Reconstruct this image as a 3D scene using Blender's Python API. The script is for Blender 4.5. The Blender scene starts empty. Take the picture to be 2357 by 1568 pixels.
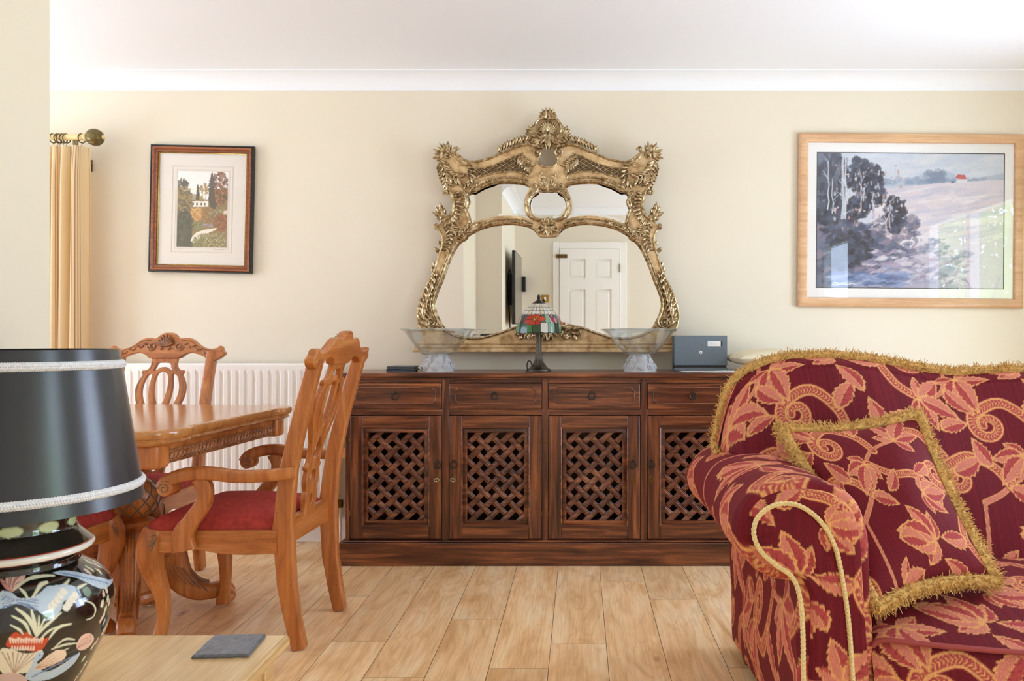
import bpy, math, random
import numpy as np
from mathutils import Vector, Matrix
R = math.radians
PI = math.pi
random.seed(7); RNG = np.random.default_rng(7)
SC = bpy.context.scene
COL = SC.collection

# ------------------------------------------------------------------ camera
F = 1800.0; CX = 1335.0; CY = 781.0; H = 1.063     # focal length in px, vanishing point, eye height
cam_d = bpy.data.cameras.new('camera'); cam = bpy.data.objects.new('camera', cam_d); COL.objects.link(cam)
cam.location = (0, 0, H); cam.rotation_euler = (R(90), 0, 0)
cam_d.sensor_width = 36; cam_d.lens = F/2357*36
cam_d.shift_x = -(CX-1178.5)/2357; cam_d.shift_y = -(784-CY)/2357
cam_d.clip_start = 0.05
SC.camera = cam

# ------------------------------------------------------------------ daylight and exposure
SC.view_settings.view_transform = 'Standard'; SC.view_settings.look = 'None'
SC.view_settings.gamma = 1; SC.view_settings.use_curve_mapping = False
SC.view_settings.exposure = -0.03
SC.cycles.use_denoising = True
SC.cycles.max_bounces = 14; SC.cycles.diffuse_bounces = 10; SC.cycles.transparent_max_bounces = 16
SC.cycles.caustics_reflective = False
SC.cycles.sample_clamp_indirect = 6
w = bpy.data.worlds.new('daylight'); SC.world = w; w.use_nodes = True
wn = w.node_tree; wn.nodes.clear()
wo = wn.nodes.new('ShaderNodeOutputWorld'); bg = wn.nodes.new('ShaderNodeBackground')
tc = wn.nodes.new('ShaderNodeTexCoord'); sp = wn.nodes.new('ShaderNodeSeparateXYZ'); rp = wn.nodes.new('ShaderNodeValToRGB')
mr = wn.nodes.new('ShaderNodeMapRange'); mr.inputs[1].default_value = -1; mr.inputs[2].default_value = 1
wn.links.new(tc.outputs['Generated'], sp.inputs[0]); wn.links.new(sp.outputs[2], mr.inputs[0]); wn.links.new(mr.outputs[0], rp.inputs[0])
rp.color_ramp.elements[0].position = 0.0; rp.color_ramp.elements[0].color = (1.05, 1.18, 1.42, 1)
rp.color_ramp.elements[1].position = 1.0; rp.color_ramp.elements[1].color = (.68, .85, 1.16, 1)
e = rp.color_ramp.elements.new(.47); e.color = (.95, 1.08, 1.22, 1)
e = rp.color_ramp.elements.new(.53); e.color = (.80, .95, 1.22, 1)
wn.links.new(rp.outputs[0], bg.inputs[0]); bg.inputs[1].default_value = 11.0
wn.links.new(bg.outputs[0], wo.inputs[0])

def portal(name, loc, rot, sx, sy):
    d = bpy.data.lights.new(name, 'AREA'); d.shape = 'RECTANGLE'; d.size = sx; d.size_y = sy
    d.cycles.is_portal = True
    o = bpy.data.objects.new(name, d); o.location = loc; o.rotation_euler = rot; COL.objects.link(o)
XR, XL, YB, YF, ZC = 2.75, -4.6, 4.12, -0.86, 2.45     # right, left, back, front walls and ceiling
XA, XT, YA, YT = -0.99, -0.745, 1.46, 0.64               # alcove wall, television wall and where they end
W1 = (1.95, 3.3, 0.06, 2.02); W2 = (-0.72, 0.22, 0.06, 2.14)  # right wall windows y0 y1 z0 z1
W3 = (-4.35, -2.95, 0.95, 2.06)                         # back wall window x0 x1 z0 z1
W4 = (2.2, 3.5, 0.06, 2.06)                             # unseen left wall window, added and sized to light the dining end
for nm, W in (('portal', W1), ('portal', W2)):
    portal(nm, (XR+.02, (W[0]+W[1])/2, (W[2]+W[3])/2), (R(90), 0, R(90)), W[1]-W[0], W[3]-W[2])
portal('portal', ((W3[0]+W3[1])/2, YB+.02, (W3[2]+W3[3])/2), (R(-90), 0, 0), W3[1]-W3[0], W3[3]-W3[2])
portal('portal', (XL-.02, (W4[0]+W4[1])/2, (W4[2]+W4[3])/2), (R(90), 0, R(-90)), W4[1]-W4[0], W4[3]-W4[2])

# ------------------------------------------------------------------ helpers
def at(px, py, D):
    return ((px-CX)/F*D, D, H-(py-CY)/F*D)
def catmull(pts, n=8, closed=False):
    P = np.array(pts, float); m = len(P); out = []
    rng = range(m) if closed else range(m-1)
    for i in rng:
        if closed: a, b, c, d = P[(i-1) % m], P[i], P[(i+1) % m], P[(i+2) % m]
        else: a, b, c, d = P[max(i-1, 0)], P[i], P[i+1], P[min(i+2, m-1)]
        for k in range(n):
            t = k/n
            out.append(.5*((2*b)+(-a+c)*t+(2*a-5*b+4*c-d)*t*t+(-a+3*b-3*c+d)*t**3))
    if not closed: out.append(P[-1])
    return np.array(out)
def resample(P, n):
    P = np.asarray(P, float); d = np.r_[0, np.cumsum(np.linalg.norm(np.diff(P, axis=0), axis=1))]
    s = np.linspace(0, d[-1], n)
    return np.stack([np.interp(s, d, P[:, k]) for k in range(P.shape[1])], 1)

class MB:
    def __init__(s): s.v = []; s.f = []; s.n = 0
    def add(s, V, Fc):
        V = np.asarray(V, float).reshape(-1, 3); s.v.append(V)
        s.f += [tuple(i+s.n for i in f) for f in Fc]; s.n += len(V); return s
    def box(s, a, b):
        x0, y0, z0 = a; x1, y1, z1 = b
        return s.add([(x0,y0,z0),(x1,y0,z0),(x1,y1,z0),(x0,y1,z0),(x0,y0,z1),(x1,y0,z1),(x1,y1,z1),(x0,y1,z1)],
              [(0,3,2,1),(4,5,6,7),(0,1,5,4),(1,2,6,5),(2,3,7,6),(3,0,4,7)])
    def grid(s, G, cu=False, cv=False, cap=False):
        G = np.asarray(G, float); n, m = G.shape[:2]; fs = []
        for i in range(n if cu else n-1):
            for j in range(m if cv else m-1):
                i2, j2 = (i+1) % n, (j+1) % m
                fs.append((i*m+j, i*m+j2, i2*m+j2, i2*m+j))
        if cap:
            fs.append(tuple(reversed(range(m)))); fs.append(tuple((n-1)*m+j for j in range(m)))
        return s.add(G.reshape(-1, 3), fs)
    def sweep(s, path, rad, side=(0, 1, 0), n=10, sq=0.0, cap=True, closed=False, round_end=False):
        """tube along path; rad = number, list, or list of (ra, rb): ra along side, rb across; sq>0 squares the section"""
        P = np.asarray(path, float); k = len(P)
        rad = [rad]*k if np.isscalar(rad) else list(rad)
        if len(rad) != k:
            q = np.array([(r, r) if np.isscalar(r) else r for r in rad], float)
            t = np.linspace(0, 1, k); u = np.linspace(0, 1, len(q))
            rad = [(np.interp(x, u, q[:, 0]), np.interp(x, u, q[:, 1])) for x in t]
        if closed: T = np.roll(P, -1, 0)-np.roll(P, 1, 0)
        else: T = np.gradient(P, axis=0)
        T /= np.maximum(np.linalg.norm(T, axis=1, keepdims=True), 1e-9)
        sd = np.array(side, float); ang = np.linspace(0, 2*PI, n, endpoint=False)+(PI/n if sq else 0)
        c, si = np.cos(ang), np.sin(ang)
        if sq:
            ex = 1-sq*.75
            c = np.sign(c)*np.abs(c)**ex; si = np.sign(si)*np.abs(si)**ex
        G = np.zeros((k, n, 3)); prev = None
        for i in range(k):
            b = sd-T[i]*np.dot(sd, T[i])
            if np.linalg.norm(b) < .05: b = prev if prev is not None else np.array([T[i][2], T[i][0], T[i][1]])
            b = b-T[i]*np.dot(b, T[i]); b /= np.linalg.norm(b); prev = b
            nn = np.cross(T[i], b)
            ra, rb = (rad[i], rad[i]) if np.isscalar(rad[i]) else rad[i]
            G[i] = P[i]+np.outer(c*ra, b)+np.outer(si*rb, nn)
        return s.grid(G, cu=closed, cv=True, cap=cap and not closed)
    def lathe(s, prof, n=32, c=(0, 0, 0), a0=0, axis='z'):
        pr = np.asarray(prof, float); a = np.linspace(0, 2*PI, n, endpoint=False)+a0
        G = np.zeros((len(pr), n, 3))
        G[:, :, 0] = pr[:, :1]*np.cos(a); G[:, :, 1] = pr[:, :1]*np.sin(a); G[:, :, 2] = pr[:, 1:2]
        if axis == 'y': G = G[:, :, [0, 2, 1]]*np.array([1, -1, 1])
        if axis == 'x': G = G[:, :, [2, 0, 1]]
        return s.grid(G+np.array(c), cv=True, cap=True)
    def torus(s, c, R_, r, axis='y', n=24, m=8):
        a = np.linspace(0, 2*PI, n, endpoint=False); ca, sa = np.cos(a), np.sin(a); z = np.zeros(n)
        q = {'y': (ca, z, sa), 'z': (ca, sa, z), 'x': (z, ca, sa)}[axis]
        sd = {'y': (0, 1, 0), 'z': (0, 0, 1), 'x': (1, 0, 0)}[axis]
        return s.sweep(np.array(c)+R_*np.stack(q, 1), r, side=sd, n=m, closed=True)
    def ball(s, c, r, n=12, m=8):
        t = np.linspace(.02, PI-.02, m); rr = (r, r, r) if np.isscalar(r) else r
        a = np.linspace(0, 2*PI, n, endpoint=False)
        G = np.stack([np.outer(np.sin(t), np.cos(a))*rr[0], np.outer(np.sin(t), np.sin(a))*rr[1], np.outer(-np.cos(t), np.ones(n))*rr[2]], 2)
        return s.grid(G+np.array(c), cv=True, cap=True)
    def mesh(s, m2, xf=None):
        V = np.array([v.co[:] for v in m2.vertices])
        if xf is not None: V = xf(V)
        return s.add(V, [tuple(p.vertices) for p in m2.polygons])
    def map(s, fn):
        V = np.concatenate(s.v); s.v = [fn(V)]; return s
    def mirror_x(s, cx=0):
        V = np.concatenate(s.v); n = len(V); V2 = V.copy(); V2[:, 0] = 2*cx-V2[:, 0]
        fs = [tuple(reversed([i+n for i in f])) for f in s.f]
        s.v = [V, V2]; s.f += fs; s.n = 2*n; return s
    def build(s, name, mat, parent=None, org=(0, 0, 0), ang=40, bevel=0, bseg=2, flat=False, subd=0):
        me = bpy.data.meshes.new(name)
        V = np.concatenate(s.v)-np.array(org)
        me.from_pydata(V.tolist(), [], s.f); me.validate()
        o = bpy.data.objects.new(name, me); COL.objects.link(o)
        if mat: me.materials.append(mat)
        if parent: o.parent = parent
        else: o.location = org
        if not flat:
            me.polygons.foreach_set('use_smooth', [True]*len(me.polygons)); me.set_sharp_from_angle(angle=R(ang))
        if bevel:
            b = o.modifiers.new('edge', 'BEVEL'); b.width = bevel; b.segments = bseg; b.limit_method = 'ANGLE'; b.angle_limit = R(35)
        if subd:
            b = o.modifiers.new('smooth', 'SUBSURF'); b.levels = subd; b.render_levels = subd
        return o

def plate(outer, holes=(), thick=.02, bev=0.0, res=2):
    """flat panel in x,z with holes, thickness along y centred on 0 -> mesh datablock"""
    cu = bpy.data.curves.new('outline', 'CURVE'); cu.dimensions = '2D'; cu.fill_mode = 'BOTH'
    cu.extrude = max(thick/2-bev, 1e-5); cu.bevel_depth = bev; cu.bevel_resolution = res; cu.offset = -bev
    for poly in (outer, *holes):
        sp_ = cu.splines.new('POLY'); sp_.points.add(len(poly)-1); sp_.use_cyclic_u = True
        sp_.points.foreach_set('co', np.c_[np.asarray(poly, float)[:, :2], np.zeros(len(poly)), np.ones(len(poly))].ravel())
    ob = bpy.data.objects.new('outline', cu)
    me = bpy.data.meshes.new_from_object(ob)
    for v in me.vertices: x, y, z = v.co; v.co = (x, -z, y)
    bpy.data.objects.remove(ob); bpy.data.curves.remove(cu)
    return me

def inset(poly, d):
    P = np.asarray(poly, float); a = np.roll(P, 1, 0); b = np.roll(P, -1, 0)
    area = .5*np.sum(P[:, 0]*b[:, 1]-b[:, 0]*P[:, 1])
    T = b-a; T /= np.linalg.norm(T, axis=1, keepdims=True); N = np.stack([-T[:, 1], T[:, 0]], 1)*(1 if area > 0 else -1)
    return P+N*d

def grid_colored(name, G, Cc, mat, parent=None, org=(0, 0, 0), cu=False, cv=False, flip=False):
    """dense surface with a woven or painted pattern kept in the attribute 'pattern'"""
    G = np.asarray(G, float)-np.array(org); n, m = G.shape[:2]
    i = np.arange(n if cu else n-1)[:, None]; j = np.arange(m if cv else m-1)[None, :]
    i2, j2 = (i+1) % n, (j+1) % m
    Fq = np.stack([i*m+j, i*m+j2, i2*m+j2, i2*m+j], -1).reshape(-1, 4)
    if flip: Fq = Fq[:, ::-1]
    me = bpy.data.meshes.new(name); nf = len(Fq)
    me.vertices.add(n*m); me.vertices.foreach_set('co', G.reshape(-1))
    me.loops.add(nf*4); me.loops.foreach_set('vertex_index', Fq.reshape(-1))
    me.polygons.add(nf); me.polygons.foreach_set('loop_start', np.arange(0, nf*4, 4)); me.polygons.foreach_set('loop_total', np.full(nf, 4))
    me.update(calc_edges=True)
    at_ = me.color_attributes.new('pattern', 'FLOAT_COLOR', 'POINT')
    C4 = np.ones((n*m, 4), np.float32); C4[:, :3] = np.asarray(Cc).reshape(-1, 3); at_.data.foreach_set('color', C4.reshape(-1))
    me.polygons.foreach_set('use_smooth', [True]*nf)
    me.materials.append(mat); o = bpy.data.objects.new(name, me); COL.objects.link(o)
    if parent: o.parent = parent
    else: o.location = org
    return o

def tag(o, label=None, cat=None, group=None, kind=None):
    if label: o['label'] = label
    if cat: o['category'] = cat
    if group: o['group'] = group
    if kind: o['kind'] = kind
    return o
def thing(name, loc, label, cat, group=None, rz=0):
    o = bpy.data.objects.new(name, None); o.location = loc; o.rotation_euler = (0, 0, rz); o.empty_display_size = .05
    COL.objects.link(o); return tag(o, label, cat, group)
def struct(name, mb, m, **k):
    return tag(mb.build(name, m, **k), kind='structure')
def copy_tree(o, parent=None):
    c = o.copy(); COL.objects.link(c)
    if parent: c.parent = parent
    for ch in list(o.children): copy_tree(ch, c)
    return c

# ------------------------------------------------------------------ materials
def lin(c):
    c = np.asarray(c, float)/255.
    return np.where(c <= .04045, c/12.92, ((c+.055)/1.055)**2.4)
def L4(c): return (*[float(x) for x in lin(c)], 1)
def new_mat(name):
    m = bpy.data.materials.new(name); m.use_nodes = True; nt = m.node_tree
    return m, nt, nt.nodes['Principled BSDF']
def N(nt, t, **k):
    n = nt.nodes.new(t)
    for a, b in k.items(): setattr(n, a, b)
    return n
def coords(nt, scale=(1, 1, 1), rot=(0, 0, 0), kind='Object', rnd=False):
    t = N(nt, 'ShaderNodeTexCoord'); mp = N(nt, 'ShaderNodeMapping')
    mp.inputs['Scale'].default_value = scale; mp.inputs['Rotation'].default_value = rot
    nt.links.new(t.outputs[kind], mp.inputs[0])
    if rnd:
        oi = N(nt, 'ShaderNodeObjectInfo'); va = N(nt, 'ShaderNodeVectorMath', operation='SCALE'); va.inputs['Scale'].default_value = 37.
        cb = N(nt, 'ShaderNodeCombineXYZ')
        for k in range(3): nt.links.new(oi.outputs['Random'], cb.inputs[k])
        nt.links.new(cb.outputs[0], va.inputs[0]); nt.links.new(va.outputs[0], mp.inputs['Location'])
    return mp.outputs[0]
def noise(nt, vec, scale=5, detail=4, rough=.5, dist=0):
    n = N(nt, 'ShaderNodeTexNoise'); n.inputs['Scale'].default_value = scale; n.inputs['Detail'].default_value = detail
    n.inputs['Roughness'].default_value = rough; n.inputs['Distortion'].default_value = dist
    nt.links.new(vec, n.inputs['Vector']); return n.outputs['Fac']
def ramp(nt, fac, stops):
    r = N(nt, 'ShaderNodeValToRGB'); el = r.color_ramp.elements
    for k, (p, c) in enumerate(stops):
        e = el[k] if k < 2 else el.new(p)
        e.position = p; e.color = (*c[:3], 1) if not isinstance(c, (int, float)) else (c, c, c, 1)
    nt.links.new(fac, r.inputs[0]); return r.outputs[0]
def mix(nt, fac, a, b, blend='MIX'):
    m = N(nt, 'ShaderNodeMix', data_type='RGBA', blend_type=blend)
    for sock, val in ((m.inputs[0], fac), (m.inputs[6], a), (m.inputs[7], b)):
        if hasattr(val, 'links'): nt.links.new(val, sock)
        else: sock.default_value = val if not isinstance(val, (list, tuple, np.ndarray)) or len(val) == 4 else (*val, 1)
    return m.outputs[2]
def bump(nt, bs, h, strength=.3, dist=.002):
    b = N(nt, 'ShaderNodeBump'); b.inputs['Strength'].default_value = strength; b.inputs['Distance'].default_value = dist
    nt.links.new(h, b.inputs['Height']); nt.links.new(b.outputs[0], bs.inputs['Normal'])
def plain(name, c, rough=.5, metal=0., spec=.5, trans=0., var=0., vs=8, bmp=0, bs_=60):
    m, nt, b = new_mat(name); b.inputs['Roughness'].default_value = rough; b.inputs['Metallic'].default_value = metal
    b.inputs['Specular IOR Level'].default_value = spec; b.inputs['Transmission Weight'].default_value = trans
    b.inputs['Base Color'].default_value = L4(c)
    if var:
        f = noise(nt, coords(nt), vs, 5); lo = lin(c)*(1-var); hi = np.minimum(lin(c)*(1+var), 1)
        nt.links.new(ramp(nt, f, [(.3, lo), (.7, hi)]), b.inputs['Base Color'])
    if bmp: bump(nt, b, noise(nt, coords(nt), bs_, 3), bmp)
    return m
def wood(name, dark, mid, light, axis='x', rough=.35, scale=1., stretch=14, coat=0., streak=.5, rnd=True, spec=.5, speck=True):
    m, nt, b = new_mat(name)
    sc = [stretch*scale]*3; sc['xyz'.index(axis)] = 1.0*scale
    v = coords(nt, tuple(sc), rnd=rnd)
    f1 = noise(nt, v, 2.2, 6, .55, .8); f2 = noise(nt, v, 9, 5, .7)
    c1 = ramp(nt, f1, [(.28, lin(dark)), (.5, lin(mid)), (.72, lin(light))])
    c2 = ramp(nt, f2, [(.35, (.55, .5, .48)), (.6, (1, 1, 1))])
    c = mix(nt, streak, c1, c2, 'MULTIPLY')
    f3 = noise(nt, coords(nt, rnd=rnd), 3.1*scale, 3)
    c = mix(nt, .35, c, ramp(nt, f3, [(.3, (.7, .66, .62)), (.7, (1.15, 1.12, 1.1))]), 'MULTIPLY')
    if speck: c = mix(nt, ramp(nt, noise(nt, coords(nt, rnd=rnd), 170, 2, .6), [(.68, 0.), (.74, .75)]), c, lin(np.array(dark)*.45))
    nt.links.new(c, b.inputs['Base Color']); b.inputs['Roughness'].default_value = rough
    b.inputs['Coat Weight'].default_value = coat; b.inputs['Coat Roughness'].default_value = .15; b.inputs['Specular IOR Level'].default_value = spec
    bump(nt, b, f2, .12, .001)
    return m
def patterned(name, rough=.8, sheen=0., spec=.3, weave=None, coat=0., transl=0.):
    m, nt, b = new_mat(name); a = N(nt, 'ShaderNodeAttribute'); a.attribute_name = 'pattern'
    col = a.outputs['Color']
    if weave:
        v = coords(nt, weave); f = noise(nt, v, 1, 2, .7)
        col = mix(nt, .55, col, ramp(nt, f, [(.3, (.55, .5, .5)), (.7, (1.25, 1.2, 1.2))]), 'MULTIPLY')
        bump(nt, b, f, .25, .002)
    nt.links.new(col, b.inputs['Base Color']); b.inputs['Roughness'].default_value = rough
    b.inputs['Sheen Weight'].default_value = sheen; b.inputs['Sheen Tint'].default_value = L4((220, 110, 100)); b.inputs['Sheen Roughness'].default_value = .4
    b.inputs['Specular IOR Level'].default_value = spec; b.inputs['Coat Weight'].default_value = coat; b.inputs['Coat Roughness'].default_value = .05
    if transl:
        tr = N(nt, 'ShaderNodeBsdfTranslucent'); mx = N(nt, 'ShaderNodeMixShader'); mx.inputs[0].default_value = transl
        nt.links.new(col, tr.inputs[0]); out = nt.nodes['Material Output']
        nt.links.new(b.outputs[0], mx.inputs[1]); nt.links.new(tr.outputs[0], mx.inputs[2]); nt.links.new(mx.outputs[0], out.inputs[0])
    return m
def pane_glass(name, tint=(1, 1, 1), ior=1.5, rough=0.0):
    """thin clear sheet: mirror-like reflection by angle, straight-through view"""
    m, nt, b = new_mat(name); nt.nodes.remove(b)
    f0 = ((ior-1)/(ior+1))**2; lw = N(nt, 'ShaderNodeLayerWeight'); lw.inputs[0].default_value = .5
    pw = N(nt, 'ShaderNodeMath', operation='POWER'); pw.inputs[1].default_value = 5.; nt.links.new(lw.outputs['Facing'], pw.inputs[0])
    fr = N(nt, 'ShaderNodeMath', operation='MULTIPLY_ADD'); fr.inputs[1].default_value = 1-f0; fr.inputs[2].default_value = f0; nt.links.new(pw.outputs[0], fr.inputs[0])
    g = N(nt, 'ShaderNodeBsdfGlossy'); g.inputs['Roughness'].default_value = rough
    t = N(nt, 'ShaderNodeBsdfTransparent'); t.inputs[0].default_value = (*tint, 1)
    mx = N(nt, 'ShaderNodeMixShader'); nt.links.new(fr.outputs[0], mx.inputs[0]); nt.links.new(t.outputs[0], mx.inputs[1]); nt.links.new(g.outputs[0], mx.inputs[2])
    nt.links.new(mx.outputs[0], nt.nodes['Material Output'].inputs[0]); return m

M = {}
M['wall'] = plain('cream_wall_paint', (230, 223, 206), .75, spec=.25, var=.02, vs=1.5, bmp=.04, bs_=180)
M['ceil'] = plain('white_ceiling_paint', (240, 245, 252), .85, spec=.2)
M['white'] = plain('white_gloss_paint', (246, 245, 240), .35, spec=.4)
M['radiator'] = plain('white_enamel', (250, 249, 245), .3, spec=.4)
M['glass'] = pane_glass('window_glass')
M['brass'] = plain('polished_brass', (200, 160, 80), .22, 1., var=.15, vs=20)
M['dbrass'] = plain('aged_brass', (120, 95, 55), .35, 1., var=.3, vs=40)
M['iron'] = plain('blackened_iron', (70, 66, 62), .35, .9, var=.3, vs=60)
M['steel'] = plain('dull_steel', (170, 165, 150), .35, .9)
M['mahog'] = wood('dark_stained_mahogany', (40, 19, 12), (104, 57, 35), (172, 106, 64), 'x', .3, 1, 16, .25, .55)
M['mahog_v'] = wood('dark_stained_mahogany_upright', (40, 19, 12), (104, 57, 35), (172, 106, 64), 'z', .3, 1, 16, .25, .55)
M['lattice'] = wood('carved_mahogany', (60, 33, 24), (114, 68, 48), (164, 112, 82), 'x', .28, 2, 10, .3, .6)
M['dark'] = plain('dark_cabinet_inside', (38, 24, 18), .8)
M['pine'] = wood('honey_stained_pine', (150, 84, 36), (190, 116, 56), (210, 144, 82), 'z', .38, 1, 10, .15, .5)
M['pine_h'] = wood('honey_stained_pine_along', (150, 84, 36), (190, 116, 56), (210, 144, 82), 'x', .38, 1, 10, .15, .5)
M['pine_d'] = wood('carved_stained_pine', (112, 62, 30), (146, 88, 46), (172, 110, 62), 'x', .42, 2, 6, .1, .7)
M['table'] = wood('polished_table_pine', (164, 106, 54), (192, 132, 74), (206, 150, 92), 'x', .16, 1, 9, .35, .35)
M['oak'] = wood('pale_oak_veneer', (214, 172, 112), (226, 190, 132), (234, 204, 152), 'y', .2, 1, 40, 1.0, .35, speck=False)
M['beech'] = wood('pale_beech_moulding', (205, 160, 118), (222, 180, 138), (232, 196, 156), 'x', .35, 1, 14, .1, .3, speck=False)
M['frame_brown'] = wood('reddish_brown_moulding', (110, 58, 26), (146, 82, 42), (172, 104, 58), 'x', .35, 3, 14, .2, .4, speck=False)
M['black'] = plain('black_lacquer', (30, 29, 28), .35)
M['gilt'] = plain('gilt_slip', (196, 172, 104), .35, .85, var=.25, vs=70)
# ================================================================== the room
T = .12
def wall_holes(mb, fixed, lo, hi, holes, axis, z0=0, z1=ZC, t=T, out=1):
    """wall of thickness t with rectangular openings; axis 'x': wall plane y=fixed, runs along x; axis 'y': plane x=fixed"""
    holes = sorted(holes); cuts = [lo]
    def bx(a, b, za, zb):
        if b-a < 1e-4 or zb-za < 1e-4: return
        f0, f1 = sorted((fixed, fixed+out*t))
        if axis == 'x': mb.box((a, f0, za), (b, f1, zb))
        else: mb.box((f0, a, za), (f1, b, zb))
    p = lo
    for a, b, za, zb in holes:
        bx(p, a, z0, z1); bx(a, b, z0, za); bx(a, b, zb, z1); p = b
    bx(p, hi, z0, z1)
    return mb
mb = wall_holes(MB(), YB, XL-T, XR+T, [W3], 'x'); struct('wall_back', mb, M['wall'])
mb = wall_holes(MB(), XR, YF-T, YB, [W1, W2], 'y'); struct('wall_right', mb, M['wall'])
mb = wall_holes(MB(), XL, YA-T, YB, [W4], 'y', out=-1); struct('wall_left', mb, M['wall'])
mb = wall_holes(MB(), YF, XT-T, XR+T, [], 'x', out=-1); struct('wall_front', mb, M['wall'])
mb = MB()
mb.box((XT-T, YF, 0), (XT, YT, ZC)); mb.box((XA-T, YT-T, 0), (XT-T, YT, ZC)); mb.box((XA-T, YT, 0), (XA, YA, ZC))
mb.box((XL, YA-T, 0), (XA-T, YA, ZC)); struct('wall_side', mb, M['wall'])
mb = MB().box((XL-T, YF-T, ZC), (XR+T, YB+T, ZC+.1)); struct('ceiling', mb, M['ceil'])

# plastered coving along the walls
def coving(mb, p, q, inward):
    p, q = np.array(p, float), np.array(q, float); iw = np.array(inward, float)
    d = .11; h = .078; prof = [(0, -h), (.006, -h)]+[(d-(d-.006)*math.cos(t)*1.0, -h+(h-.006)*math.sin(t)) for t in np.linspace(.08, PI/2, 8)]+[(d, 0), (0, 0)]
    prof[2:-2] = [(.006+(d-.006)*(1-math.cos(t)), -h+(h-.006)*math.sin(t)) for t in np.linspace(0, PI/2, 8)]
    G = np.array([[e+iw*a+np.array([0, 0, ZC+b]) for a, b in prof] for e in (p, q)])
    mb.grid(G, cv=True, cap=True)
mb = MB(); coving(mb, (XL, YB, 0), (XR, YB, 0), (0, -1, 0)); struct('trim_1', mb, M['ceil'])
mb = MB(); coving(mb, (XR, YF, 0), (XR, YB, 0), (-1, 0, 0)); struct('trim_2', mb, M['ceil'])
mb = MB(); coving(mb, (XT, YF, 0), (XR, YF, 0), (0, 1, 0)); coving(mb, (XT, YF, 0), (XT, YT, 0), (1, 0, 0)); struct('trim_3', mb, M['ceil'])
mb = MB(); coving(mb, (XL, YA, 0), (XA, YA, 0), (0, 1, 0)); coving(mb, (XL, YA, 0), (XL, YB, 0), (1, 0, 0)); struct('trim_4', mb, M['ceil'])

def skirting(name, segs):
    mb = MB()
    for (x0, y0, x1, y1) in segs:
        mb.box((min(x0, x1), min(y0, y1), 0), (max(x0, x1), max(y0, y1), .115))
        mb.box((min(x0, x1)+(.004 if x1-x0 < .05 else 0), min(y0, y1)+(.004 if y1-y0 < .05 else 0), .115), (max(x0, x1)-(.004 if x1-x0 < .05 else 0), max(y0, y1), .13))
    return struct(name, mb, M['white'], bevel=.004)
skirting('baseboard_back', [(XL, YB-.018, XR, YB)])
skirting('baseboard_right', [(XR-.018, YF, XR, W2[0]-.06), (XR-.018, W2[1]+.06, XR, W1[0]-.06), (XR-.018, W1[1]+.06, XR, YB-.018)])
skirting('baseboard_left', [(XL, YA, XL+.018, W4[0]-.06), (XL, W4[1]+.06, XL+.018, YB-.018)])
skirting('baseboard_side', [(XA, YT+.018, XA+.018, YA), (XA, YT, XT, YT+.018), (XT, YF, XT+.018, YT)])

# windows: white frames with clear panes
def window(n, axis, fixed, a, b, z0, z1, panes, out=1, rail=None):
    mb = MB(); f = .055; d0, d1 = sorted((fixed+out*.02, fixed+out*.09))
    def bx(p, q, za, zb, e=0):
        if axis == 'y': mb.box((d0+e, p, za), (d1-e, q, zb))
        else: mb.box((p, d0+e, za), (q, d1-e, zb))
    bx(a, b, z0, z0+f); bx(a, b, z1-f, z1); bx(a, a+f, z0+f, z1-f); bx(b-f, b, z0+f, z1-f)
    for k in range(1, panes):
        m = a+(b-a)*k/panes; bx(m-f/2, m+f/2, z0+f, z1-f)
    if rail:
        for k in range(panes):
            p, q = a+(b-a)*k/panes+f*.9, a+(b-a)*(k+1)/panes-f*.9
            bx(p, q, rail-.03, rail+.03, .005)
    o = struct(f'window_{n}', mb, M['white'], bevel=.004)
    g = MB(); c = (d0+d1)/2
    if axis == 'y': g.box((c-.004, a+f-.005, z0+f-.005), (c+.004, b-f+.005, z1-f+.005))
    else: g.box((a+f-.005, c-.004, z0+f-.005), (b-f+.005, c+.004, z1-f+.005))
    g.build('pane', M['glass'], o, flat=True)
    s = MB()
    if axis == 'y':
        i0, i1 = sorted((fixed-out*.016, fixed)); tr = [((i0, a-.06, z0-.0), (i1, a, z1)), ((i0, b, z0), (i1, b+.06, z1)), ((i0, a-.06, z1), (i1, b+.06, z1+.06))]
    else:
        i0, i1 = sorted((fixed-out*.016, fixed)); tr = [((a-.06, i0-.05, z0-.035), (b+.06, i1, z0))]
    for p, q in tr: s.box(p, q)
    s.build('surround', M['white'], o, bevel=.004)
window(1, 'y', XR, *W1, 2); window(2, 'y', XR, *W2, 1); window(3, 'x', YB, *W3, 3, rail=1.7); window(4, 'y', XL, *W4, 2, out=-1)

# laminate oak floor: planks run towards the back wall
PX0, PW, PL = .0914, .193, 1.29
joint = {0: 3.423, -1: 2.728, 1: 3.194, -2: 2.524, -3: 2.963, -4: 2.456, -5: 2.751, -6: 3.232, 2: 2.528, 3: 3.02, -7: 2.30, -8: 3.42, -9: 2.8}
bm_v, bm_f, rnd_v = [], [], []
g = .0009
kmin, kmax = int((XL-T-PX0)//PW), int((XR+T-PX0)//PW)
for k in range(kmin, kmax+1):
    x0, x1 = PX0+k*PW+g, PX0+(k+1)*PW-g
    j = joint.get(k, RNG.uniform(0, PL)); y = j-PL*math.ceil((j-YF)/PL)-PL
    while y < YB:
        a, b = max(y, YF-T)+g, min(y+PL, YB+T)-g; y += PL
        if b-a < .01: continue
        n = len(bm_v); r = RNG.random(3)
        bm_v += [(x0, a, 0), (x1, a, 0), (x1, b, 0), (x0, b, 0)]; bm_f.append((n, n+1, n+2, n+3)); rnd_v += [r]*4
n = len(bm_v)
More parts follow.
